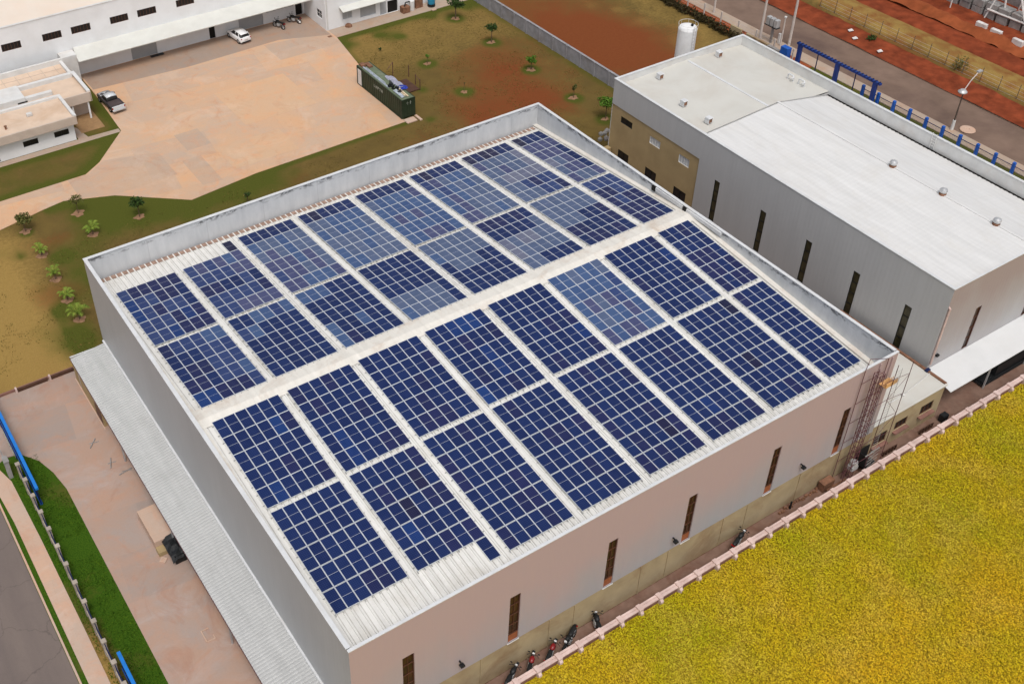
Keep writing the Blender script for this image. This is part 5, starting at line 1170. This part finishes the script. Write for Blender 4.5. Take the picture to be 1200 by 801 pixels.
mb.box(-11.215, -11.2, 38.5, 42.3, 1.45, 1.85)
mb.build('sign_marks', M['letter'], sg)
MB().box(-11.2, -11.12, 38.3, 50, 1.4, 1.9).build('sign_board', M['navy'], sg)
sliding_gate(-10.8, -2, 15.3, 'blue sliding gate parked behind the fence at the near end of the lawn')
e = MB(); e.box(-12.25, -11.9, 37.9, 38.5, .0, 2.0); e.box(-12.3, -11.85, 37.8, 38.6, 2.0, 2.1); e.box(-12.1, -12.0, 38.5, 41, 1.0, 1.1); tag(e.build('gate_post', M['grey_block']), 'grey gate post where the blue gate meets the fence', 'gate post')

# ------------------------------------------------------------------ boundary wall beside the crop field
bw = thing('boundary_wall', (40, -1.65, 0), 'low pinkish concrete boundary wall with stubby buttresses beside the yellow field', 'wall')
MB().box(-8, 100, -1.76, -1.5, 0, 1.1).build('wall_panel', M['boundary_face'], bw)
mb = MB(); mb.box(-8, 100, -1.86, -1.66, 1.1, 1.19); mb.box(-8, 100, -1.60, -1.42, 1.1, 1.19); mb.box(-8, 100, -1.66, -1.60, 1.1, 1.14); mb.build('coping', M['boundary'], bw)
x = -7.2
while x < 99:
    m = MB(); m.box(x - .18, x + .18, -1.98, -1.42, 1.0, 1.32); m.box(x - .13, x + .13, -2.12, -1.77, .3, 1.0); m.add([(x - .13, -2.12, 1.0), (x + .13, -2.12, 1.0), (x + .13, -1.93, 1.2), (x - .13, -1.93, 1.2), (x - .13, -1.93, 1.0), (x + .13, -1.93, 1.0)], [(0, 1, 2, 3), (0, 3, 4), (1, 5, 2)])
    m.build('buttress', M['boundary'], bw); x += 1.905 + random.uniform(-.04, .04)

# ------------------------------------------------------------------ hoist scaffold in the corner
sc = thing('scaffold_tower', (47.6, -.7, 0), 'thin maroon scaffold tower with hoist leaning over the wall corner', 'scaffold')
def mast(x0, x1, y0, y1, z0, z1, step, nm, mat, r=.028):
    m = MB()
    for x in (x0, x1):
        for y in (y0, y1): m.tube([(x, y, z0), (x, y, z1)], r, 5)
    z = z0; f = 0
    while z < z1 - .01:
        zz = min(z + step, z1)
        for y in (y0, y1): m.tube([(x0, y, z), (x1, y, z)], r * .7, 4); m.tube([(x0 if f else x1, y, z), (x1 if f else x0, y, zz)], r * .6, 4)
        for x in (x0, x1): m.tube([(x, y0, z), (x, y1, z)], r * .7, 4)
        z = zz; f = 1 - f
    return m.build(nm, mat, sc)
mast(46.7, 47.3, -1.0, -.45, .02, 12.2, .6, 'hoist_mast', M['lattice'], .03)
m = MB()
for x, y, zt in ((45.9, -1.1, 12.45), (45.9, -.15, 12.45), (48.6, -1.1, 12.5), (48.6, -.15, 12.5), (50.2, -1.3, 12.3)): m.tube([(x, y, .02), (x, y, zt)], .032, 6)
m.build('standards', M['lattice'], sc)
m = MB()
for z in (2.2, 4.4, 6.6, 8.8, 11.0):
    m.tube([(45.9, -1.1, z), (48.6, -1.1, z)], .022, 4); m.tube([(45.9, -.15, z + .1), (48.6, -.15, z + .1)], .022, 4); m.tube([(48.6, -1.1, z), (50.2, -1.3, z)], .02, 4)
for k, z in enumerate((2.2, 4.4, 6.6, 8.8)): m.tube([(48.6, -1.1, z), (50.2, -1.3, z + 2.1)] if k % 2 else [(50.2, -1.3, z), (48.6, -1.1, z + 2.1)], .015, 4)
m.build('ledgers', M['lattice'], sc)
m = MB()
for k in range(38): z = .6 + k * .3; m.tube([(48.72, -1.12, z), (49.15, -1.18, z + .12)], .013, 4)
m.tube([(49.15, -1.18, .4), (49.15, -1.18, 12.0)], .018, 4)
m.build('ladder', M['grey_block'], sc)
m = MB(); m.tube([(45.9, -.15, 12.45), (47.2, .5, 12.6), (48.6, -.15, 12.5)], .025, 5); m.build('top_arm', M['lattice'], sc)
e = MB(); 
for k in range(6): e.tube([(48.0 + .2 * k, -.9, 10.3), (48.05 + .2 * k, -.85, 11.0)], .03, 4)
e.box(47.95, 49.3, -1.05, -.98, 10.25, 10.7); e.box(48.0, 49.2, -1.0, -.3, 10.2, 10.26)
e.build('safety_mesh', M['orange'], sc)
ho = thing('hoist_cage', (48.6, -.8, 0), 'black hoist cage and winch at the foot of the scaffold tower', 'hoist')
m = MB(); m.box(48.4, 49.8, -1.15, -.25, .9, 1.0); m.box(48.4, 48.46, -1.15, -.25, 1.0, 2.2); m.box(48.4, 49.8, -.3, -.25, 1.0, 2.3); m.box(49.0, 49.7, -1.05, -.4, .1, .9); m.build('cage', M['black'], ho)
m = MB()
for k in range(5): m.tube([(48.5, -1.2, .3 + k * .45), (49.8, -1.2, .6 + k * .45)], .018, 5)
m.tube([(48.2, -1.1, 2.4), (49.9, -1.1, 2.55)], .05, 5); m.build('bars', M['grey_block'], ho)
m = MB(); m.lathe([(.3, 1.7), (.34, 1.8), (.34, 2.1), (.25, 2.2)], 47.3, -.8, 12); m.box(46.9, 47.6, -1.1, -.5, 1.3, 1.7); m.build('winch', M['steel'], ho)
slab_thing('dark_crate', [(44.2, 45.5, -.7, -.1, .03, .9), (44.5, 46.8, -.95, -.75, .03, .3)], M['rust'], 'brown crate on the ground left of the scaffold foot', 'crate')
random.seed(5)
m = MB()
for k in range(26): x = 39.5 + k * .24 + random.random() * .1; m.lathe([(.02, .02), (.14, .03), (.1, .14 + .1 * random.random()), (.02, .2)], x, -.16 - random.random() * .25, 5)
tag(m.build('rubble', M['rust']), 'line of brown rubble along the foot of the pink wall left of the scaffold', 'rubble', kind='stuff')
slab_thing('short_stake', [(40.6, 40.72, -.5, -.38, .02, .9)], M['black'], 'short dark stake in the passage left of the scaffold', 'stake')
for i, (a, b, lb) in enumerate(((51.6, 53.2, 'dark pallet leaning below the left annex window'), (56.4, 58.0, 'dark pallet leaning below the right annex window'))):
    m = MB()
    for k in range(5): m.box(a + k * .38, a + k * .38 + .2, -.72 + .0, -.66, .05, .62)
    m.box(a, b, -.66, -.6, .1, .2); m.box(a, b, -.66, -.6, .42, .52); tag(m.build('pallet', M['beam']), lb, 'pallet', 'pallets by the annex')
slab_thing('grey_bin', [(59.2, 59.9, -.9, -.4, .03, .8)], M['black'], 'black bin on the passage at the annex corner', 'bin')
def drum(x, y, mat, lb): 
    m = MB(); m.lathe([(.3, .03), (.3, .35), (.32, .37), (.3, .39), (.3, .7), (.32, .72), (.3, .74), (.3, .95), (.02, .96)], x, y, 14); tag(m.build('drum', mat), lb, 'drum', 'drums added as shadow fill under the white canopy')
drum(69.0, .9, M['black'], 'left black drum added as shadow fill under the white canopy'); drum(69.8, 1.1, M['black'], 'middle black drum added as shadow fill under the white canopy'); drum(70.6, .8, M['black'], 'right black drum added as shadow fill under the white canopy')  # drums added to darken the spot where the canopy only casts shade
m = MB()  # added black stack stands in for the shadow beneath the canopy
for i in range(2):
    for k in range(9): m.tube([(66 + i * .3, .2 + k * .18, .2 + .1 * i), (73.5, .2 + k * .18, .2 + .1 * i)], .08, 6)
m.box(66.5, 73, .1, 2.0, .03, .12); m.box(68, 76, .3, 2.2, .3, 1.6)
tag(m.build('shadow_fill_stack', M['black']), 'long black stack added as dark fill for the shadow under the white canopy', 'stack')

# ------------------------------------------------------------------ walls, hedge, fences, poles on the far side
gw = thing('grey_wall', (74.3, 90, 0), 'long grey cement wall between the mown lawn and the red vacant lot', 'wall')
MB().box(74.2, 74.4, 47.3, 130, 0, 1.95).build('wall_panel', M['grey_wall'], gw); MB().box(74.14, 74.46, 47.3, 130, 1.95, 2.02).build('coping', M['grey_wall'], gw)
y = 48
while y < 129: MB().box(74.08, 74.52, y, y + .22, 0, 2.0).build('pier', M['grey_wall'], gw); y += 3.0

def leaf_cloud(mb, cx, cy, cz, rx, ry, rz, n, s, up=0.0, hollow=.35):
    c = rng.normal(size=(n, 3)); c /= np.linalg.norm(c, axis=1)[:, None]; c *= (hollow + (1 - hollow) * rng.random(n)[:, None] ** .6)
    lump = 1 + .28 * np.sin(c[:, :1] * 5 + cx * 3) * np.cos(c[:, 1:2] * 6 + cy)
    c = c * lump * np.array([rx, ry, rz]) + np.array([cx, cy, cz])
    a = rng.normal(size=(n, 3)); a[:, 2] *= .6; a /= np.linalg.norm(a, axis=1)[:, None]
    b = rng.normal(size=(n, 3)); b -= (b * a).sum(1)[:, None] * a; b /= np.linalg.norm(b, axis=1)[:, None]
    ss = s * rng.uniform(.6, 1.4, n)[:, None]
    vs = np.stack([c - a * ss, c - b * ss * .45, c + a * ss, c + b * ss * .45], 1).reshape(-1, 3)
    k = len(mb.v); mb.v += [tuple(v) for v in vs.tolist()]; mb.f += [[k + 4 * i, k + 4 * i + 1, k + 4 * i + 2, k + 4 * i + 3] for i in range(n)]; mb.mi += [0] * n
def tree(x, y, h, r, mat, label, n=420, leaf=.13, shape=1.0, trunk=.07, clumps=5, soil=.7, lean=0):
    e = thing('tree', (x, y, 0), label, 'tree', 'small trees on the lawn')
    m = MB(); tz = h - r * shape
    m.tube([(x, y, 0), (x + lean * .3, y, tz * .6), (x + lean, y, tz + r * .3)], trunk, 7, trunk * .5)
    for k in range(6):
        a = k * 1.05 + x; m.tube([(x + lean * .5, y, tz * .75), (x + lean + math.cos(a) * r * .35, y + math.sin(a) * r * .35, tz + r * .2), (x + lean + math.cos(a) * r * .7, y + math.sin(a) * r * .7, tz + r * (.3 + .3 * (k % 2)))], trunk * .45, 5, .012)
    m.build('trunk', M['bark'], e)
    c = MB(); leaf_cloud(c, x + lean, y, tz + r * .35, r * .62, r * .62, r * shape * .62, n // 3, leaf)
    for k in range(clumps):
        a = 2 * math.pi * k / clumps + rng.uniform(-.4, .4); rr = r * rng.uniform(.45, .62); q = rng.uniform(.34, .5)
        leaf_cloud(c, x + lean + math.cos(a) * rr, y + math.sin(a) * rr, tz + r * shape * rng.uniform(.0, .75), r * q, r * q, r * q * shape * .9, int(n * .66 / clumps), leaf)
    c.build('crown', mat, e)
    if soil:
        s_ = MB(); pts = [(x + soil * .85 * (1 + .22 * math.sin(3 * t_ + x) + .1 * math.sin(5 * t_)) * math.cos(t_), y + soil * .75 * (1 + .2 * math.cos(2 * t_ + y) + .12 * math.sin(5 * t_ + x)) * math.sin(t_)) for t_ in np.linspace(0, 2 * math.pi, 25)[:-1]]
        s_.prism(pts, -.05, .035); tag(s_.build('soil_patch', M['soil']), kind='structure')
    return e
tree(68.5, 90.6, 3.1, 1.45, M['leaf_dark'], 'broad dark green tree nearest the grey wall corner and the blue tank', 700, .15, .75, .1)
tree(68.5, 81.6, 2.9, 1.05, M['leaf_dark'], 'neat round dark tree alone in the middle of the lawn near the grey wall', 650, .12, .85, .07)
tree(57.6, 81.2, 1.5, .35, M['leaf_bright'], 'tiny sapling in a green ring behind the container', 60, .14, 1.2, .035, 3, .62)
tree(57.4, 72.0, 1.5, .14, M['leaf_olive'], 'almost bare sapling stick in a green ring on the reddish lawn', 12, .1, 1.5, .03, 2, .5)
tree(68.3, 72.1, 1.9, .78, M['leaf_bright'], 'bushy bright green small tree between the container and the grey wall', 380, .14, .9, .06)
tree(68.3, 63.0, 1.9, .45, M['leaf_olive'], 'thin small tree near the far corner of the solar roof', 110, .14, 1.3, .045, 4, .75)
tree(68.3, 56.6, 2.9, 1.15, M['leaf_bright'], 'bright green spreading tree beside the tan office end', 520, .18, .7, .06, 6, .6)
tree(0.0, 72.7, 2.3, 1.05, M['leaf_olive'], 'olive green bush tree at the left end of the palm line', 520, .14, .8, .06, 6, .7)
tree(6.0, 72.9, 2.2, 1.0, M['leaf_olive'], 'sparse dry bush tree beside the pale driveway edge', 260, .11, .6, .04, 6, .8)
tree(11.5, 68.5, 2.4, .95, M['leaf_dark'], 'dark round small tree on the green lawn above the solar roof', 480, .13, .75, .06, 6, .7)
tree(22.8, 64.4, 1.4, .5, M['leaf_dark'], 'little dark shrub half hidden behind the rear parapet', 140, .1, .9, .04, 4, 0)
tree(54.2, 88.0, .5, .3, M['leaf_dark'], 'low dark weed clump by the near end of the white wing lawn', 60, .1, .9, .02, 3, 0)
def palm(x, y, h, r, label):
    e = thing('palm_tree', (x, y, 0), label, 'palm', 'young palms on the dry lawn')
    MB().tube([(x, y, 0), (x + .05, y, h * .35)], .09, 8, .06).build('trunk', M['bark'], e)
    for k in range(9):
        a = 2 * math.pi * k / 9 + rng.uniform(-.25, .25); L = r * rng.uniform(.75, 1.15); up = rng.uniform(.5, 1.1) * h * .6
        m = MB(); prev = None; pts = []
        for i in range(8):
            t_ = i / 7; d = L * t_ * .8; z = h * .33 + up * math.sin(t_ * 2.0) * .9 - .3 * t_ ** 3; pts.append(Vector((x + math.cos(a) * d, y + math.sin(a) * d, z)))
        m.tube(pts, .02, 4, .006)
        side = Vector((-math.sin(a), math.cos(a), 0))
        for i in range(1, 16):
            t_ = i / 16; j = min(int(t_ * 7), 6); p = pts[j].lerp(pts[j + 1], t_ * 7 - j); f = (pts[j + 1] - pts[j]).normalized()
            ll = .27 * math.sin(math.pi * (.15 + .8 * t_)) * r
            for s_ in (-1, 1):
                q = p + side * s_ * ll + f * ll * .5 - Vector((0, 0, ll * .25)); m.add([p, p + f * .07, q], [(0, 1, 2)])
        m.build('frond', M['leaf_palm'], e)
    pts = [(x + .62 * (1 + .25 * math.sin(3 * t_ + x)) * math.cos(t_), y - .15 + .5 * (1 + .2 * math.cos(4 * t_ + y)) * math.sin(t_)) for t_ in np.linspace(0, 2 * math.pi, 13)[:-1]]
    tag(MB().prism(pts, -.05, .035).build('soil_patch', M['soil']), kind='structure')
palm(6.0, 68.2, 1.7, 1.25, 'young palm set apart to the right, below the dry bush tree')
palm(0.1, 67.5, 1.6, 1.1, 'young palm at the far end of the line, just below the olive bush')
palm(0.0, 62.7, 1.7, 1.1, 'second young palm down the line along the left side of the building')
palm(-.1, 58.7, 1.6, 1.15, 'third young palm down the line, next to the lowest and largest one')
palm(-.1, 55.1, 2.0, 1.5, 'largest and lowest young palm, nearest the warehouse corner')
m = MB(); random.seed(9)
for k in range(7): x = 70 + random.random() * 2.5; y = 51 + random.random() * 1.5; m.lathe([(.3, 0), (.35, .3), (.1, .6)], x, y, 6)
for k in range(10): x = 64 + random.random() * 5; y = 52.5 + random.random() * 1.8; m.lathe([(.3, 0), (.3, .25), (.1, .45)], x, y, 6)
tag(m.build('debris_heap', M['grey_block']), 'heap of grey and brown debris on the ground by the tan office end', 'debris', kind='stuff')

# hedge, white posts beside the far road
hd = thing('hedge', (98, 95, 0), 'dark dry hedge along the roadside edge of the vacant lot', 'hedge')
c = MB(); y = 60.0
while y < 125: leaf_cloud(c, 97.4 + rng.uniform(-.3, .3), y, .55, .75, .7, .65, 120, .2, hollow=.2); y += .8
c.build('foliage', M['hedge'], hd)
m = MB(); y = 60
while y < 125: m.tube([(97.4, y, 0), (97.5, y + .2, .9)], .04, 4); y += 1.6
m.build('stems', M['bark'], hd)
pf = thing('post_fence', (99, 90, 0), 'wire fence on pale concrete posts between hedge and sidewalk', 'fence')
y = 54.5
while y < 125: MB().box(98.9, 99.06, y, y + .16, 0, 1.9).build('post', M['pole'], pf); y += 3.4
m = MB()
for z in (.5, 1.0, 1.5): m.tube([(98.98, 54.5, z), (98.98, 125, z)], .012, 4)
m.build('wires', M['steel'], pf)
# blue fence with square pillars beside the road
bf = thing('boundary_fence', (98, 20, 0), 'fence of square blue pillars along the road beside the second warehouse', 'fence')
y = 42.0; k = 0
while y > -34:
    MB().box(97.78, 98.12, y - .17, y + .17, 0, 2.5).build('pillar', M['blue'], bf, bevel=.02)
    m = MB(); m.box(97.93, 97.98, y - 2.23, y - .17, 2.0, 2.07); m.box(97.9, 98.0, y - 2.23, y - .17, .6, .85)
    for q in range(13): m.box(97.945, 97.965, y - .3 - q * .15, y - .28 - q * .15, .68, 2.0)
    m.build('railing', M['navy'], bf)
    MB().box(97.85, 98.05, y - 2.23, y - .17, 0, .595).build('base_wall', M['blue'], bf)
    y -= 2.41
gt = thing('entrance_gate', (97.9, 47, 0), 'tall dark blue gate frame on square posts beside the road', 'gate')
for y in (52.3, 46.0, 40.0): MB().box(97.05, 97.5, y - .25, y + .25, 0, 3.9).build('post', M['gate_blue'], gt)
m = MB(); m.box(97.05, 97.45, 39.2, 52.8, 3.9, 4.15); m.build('top_beam', M['gate_blue'], gt)
for y in np.arange(39.4, 52.6, .55): MB().box(97.0, 97.5, y, y + .12, 4.15, 4.24).build('beam_tooth', M['navy'], gt)
m = MB(); m.box(97.2, 97.3, 40.4, 51.9, .2, .35); m.box(97.2, 97.3, 40.4, 51.9, 1.1, 1.2)
for y in (43, 49.2): m.box(97.2, 97.3, y, y + .1, .35, 3.9)
m.build('grille', M['navy'], gt)
MB().box(97.0, 97.8, 54.0, 55.2, 0, 2.6).build('side_panel', M['blue'], gt); MB().box(97.1, 97.6, 55.4, 57.6, 0, 1.7).build('side_wall', M['grey_block'], gt)
slab_thing('meter_wall', [(97.6, 97.9, 58.0, 62.0, 0, 1.5), (97.6, 97.9, 63.0, 65.0, 0, 1.6)], M['beige'], 'low beige wall at the foot of the utility poles', 'wall')
# utility poles
def pole(x, y, h, r, lb, arm=True):
    e = thing('utility_pole', (x, y, 0), lb, 'utility pole', 'utility poles by the blue gate')
    MB().tube([(x, y, 0), (x, y, h)], r, 10, r * .65).build('shaft', M['pole'], e)
    if arm: MB().box(x - .05, x + .05, y - 1.0, y + 1.0, h - .6, h - .48).build('crossarm', M['bark'], e)
    return e
pole(99.3, 60.9, 10.5, .2, 'left tall concrete pole by the low beige wall')
p2 = pole(101.0, 58.6, 4.3, .13, 'short thin pole between the two tall concrete poles', False)
MB().tube([(101, 58.6, 4.25), (101, 58.6, 4.45)], .18).build('cap', M['rim'], p2)
pole(102.3, 58.2, 10.5, .2, 'right tall concrete pole beside the blue gate')
tb = thing('transformer_boxes', (100.6, 60.6, 0), 'cluster of grey metering boxes on a dark post between the poles', 'electrical boxes')
MB().box(100.5, 100.75, 59.9, 60.2, 0, 2.6).build('post', M['grey_block'], tb)
for k in range(3): MB().box(100.2, 100.9, 59.2 + k * .72, 59.75 + k * .72, 2.6, 3.7).build('box', M['steel'], tb, bevel=.04)
MB().box(100.15, 100.95, 59.1, 61.3, 2.5, 2.6).build('shelf', M['black'], tb); MB().box(101.3, 101.6, 59.2, 59.5, 0, 1.5).build('meter_cabinet', M['rim'], tb, bevel=.03)
pole(100.8, 71.4, 9.0, .16, 'lone concrete pole farther up the road beside the hedge')
lp = thing('street_lamp', (102.0, 31.2, 0), 'street lamp on a dark pole standing behind the blue fence', 'street lamp')
MB().tube([(102, 31.2, .05), (102, 31.2, 1.4)], .2, 10, .18).build('base_sleeve', M['rim'], lp)
MB().tube([(102, 31.2, 1.4), (102, 31.2, 5.4)], .11, 8, .07).build('shaft', M['dark_pole'], lp)
MB().lathe([(.1, 5.2), (.5, 5.35), (.55, 5.5), (.3, 5.75), (.1, 5.8)], 101.6, 31.1, 14).build('lamp_head', M['steel'], lp)
m = MB(); m.tube([(102, 31.2, 5.5), (103.2, 31.4, 6.4), (104.6, 31.6, 7.0)], .06, 6); m.build('arm', M['pole'], lp)
MB().box(104.4, 105.1, 31.4, 31.8, 6.95, 7.15).build('lamp_head', M['steel'], lp)
m = MB(); m.lathe([(.95, .08), (.9, .16), (.3, .17), (.25, .12)], 103.6, 30.1, 18); tag(m.build('concrete_ring', M['sidewalk']), 'pale round concrete pad on the road edge by the street lamp', 'pad')
# dark post fence on the far bank
mf = thing('mesh_fence', (114.9, 45, 0), 'thin dark post and wire fence on the dry grass bank', 'fence')
y = 64.0
while y > 8: MB().tube([(114.7, y, 0), (114.85, y, 2.3)], .045, 6).build('post', M['dark_pole'], mf); y -= 2.72
m = MB()
for z in (.4, .9, 1.4, 1.9): m.tube([(114.78, 64, z), (114.78, 8, z)], .012, 4)
m.build('wires', M['steel'], mf)
random.seed(21)
for k, (x, y, lb) in enumerate(((111.0, 54.2, 'pale litter scrap on the red verge farthest up the road'), (112.4, 56.2, 'white litter scrap lying up on the red verge by the bank'), (110.8, 49.7, 'pale litter scrap on the red verge beside the kerb above the gate'))):
    m = MB(); m.add([(x - .5, y - .15, .35), (x + .3, y - .3, .33), (x + .4, y + .2, .42), (x - .3, y + .3, .38)], [(0, 1, 2, 3)]); o = m.build('litter', M['white_steel']); sm = o.modifiers.new('s', 'SOLIDIFY'); sm.thickness = .05; tag(o, lb, 'litter', 'litter on the verge')
c = MB(); leaf_cloud(c, 112.9, 52.9, .45, .7, .6, .4, 160, .16); tag(c.build('shrub', M['leaf_dark']), 'small dark shrub on the red verge beside the wire fence', 'shrub')
c = MB(); leaf_cloud(c, 115.3, 40.4, 1.2, 1.2, 1.2, 1.2, 260, .14, hollow=.1); tag(c.build('dry_shrub', M['leaf_olive']), 'leafless grey shrub on the dry bank behind the street lamp', 'shrub')
# block stacks behind the red bank
bank = masked_sheet('red_bank', 124.8, 128.2, -20, 140, 0.1, .5, None, M['orange_dirt'], lambda x, y: (.35 + 1.0 * fbm(x, y, 3)) * np.exp(-((x - 126.5) / 1.1) ** 2) + .5 * fbm(x, y, 1.2))
random.seed(31)
y = 62.0; k = 0
while y > 28:
    e = thing('block_pallet', (131.6, y, .6), 'tied stack of grey concrete blocks in the row behind the red bank', 'block stack', 'grey block stacks behind the red bank')
    for lv in range(2):
        j = random.uniform(-.1, .1); MB().box(130.9 + j, 132.6 + j, y - .85, y + .85, .6 + lv * 1.12, 1.66 + lv * 1.12).build('block_cube', M['grey_block'], e, bevel=.06)
    y -= 2.05; k += 1
for x, y, lb in ((126.9, 45.9, 'left white block half buried in the red bank'), (126.7, 43.4, 'middle white block half buried in the red bank'), (126.6, 39.9, 'right white block half buried in the red bank')):
    tag(MB().box(x - .3, x + .3, y - .8, y + .8, .9, 1.75).build('white_block', M['white_steel'], None, bevel=.05), lb, 'block', 'white blocks in the red bank')
gn = thing('gantry_crane', (134, 44, .6), 'white lattice gantry crane standing over the grey block stacks', 'gantry crane')
m = MB()
def bar(a, b, r=.12): m.tube([a, b], r, 6)
A0 = (130.6, 48.0, .6); B0 = (131.6, 40.6, .6)
bar(A0, (132.0, 47.0, 7)); bar((131.3, 45.6, .9), (132.0, 47.0, 7), .14); bar((130.7, 48.0, 2.0), (131.2, 38.0, 2.0), .16); bar((131.0, 42.2, 2.0), (132.0, 46.0, 8), .15); bar((131.0, 42.2, 2.0), (134.8, 39.0, 4.5), .1)
bar((137, 47, .6), (137, 46, 7), .12); bar((137, 41, .6), (137, 43, 7), .12)
m.build('legs', M['white_steel'], gn)
m = MB()
for z in (6.6, 7.8): bar((132.2, 52, z), (132.2, 28, z), .14); bar((134.2, 52, z), (134.2, 28, z), .14)
y = 52
while y > 28.5: bar((132.2, y, 6.6), (132.2, y - 1, 7.8), .07); bar((132.2, y - 1, 7.8), (132.2, y - 2, 6.6), .07); bar((132.2, y, 6.6), (134.2, y - 1, 6.6), .06); y -= 2
m.build('girder', M['white_steel'], gn)
m = MB(); bar((128.9, 56.6, 3.0), (129.0, 52.8, 3.0), .14); bar((129.0, 52.8, 3.0), (130.2, 52.6, 3.0), .14); bar((128.9, 56.6, 3.0), (130.2, 56.4, 3.0), .14)
for yy in (56.4, 52.8): bar((129.3, yy, .6), (129.3, yy, 3.0), .1)
tag(m.build('steel_frame', M['white_steel']), 'small white steel frame above the grey block stacks at the top edge', 'steel frame')
slab_thing('yard_shed', [(137.5, 152, 20, 70, .6, 2.2)], M['grey_block'], 'dull grey low shed behind the gantry crane', 'shed')
for o in list(bpy.data.objects):
    if o.get('label') == 'x': o['label'] = 'parked motorcycle'
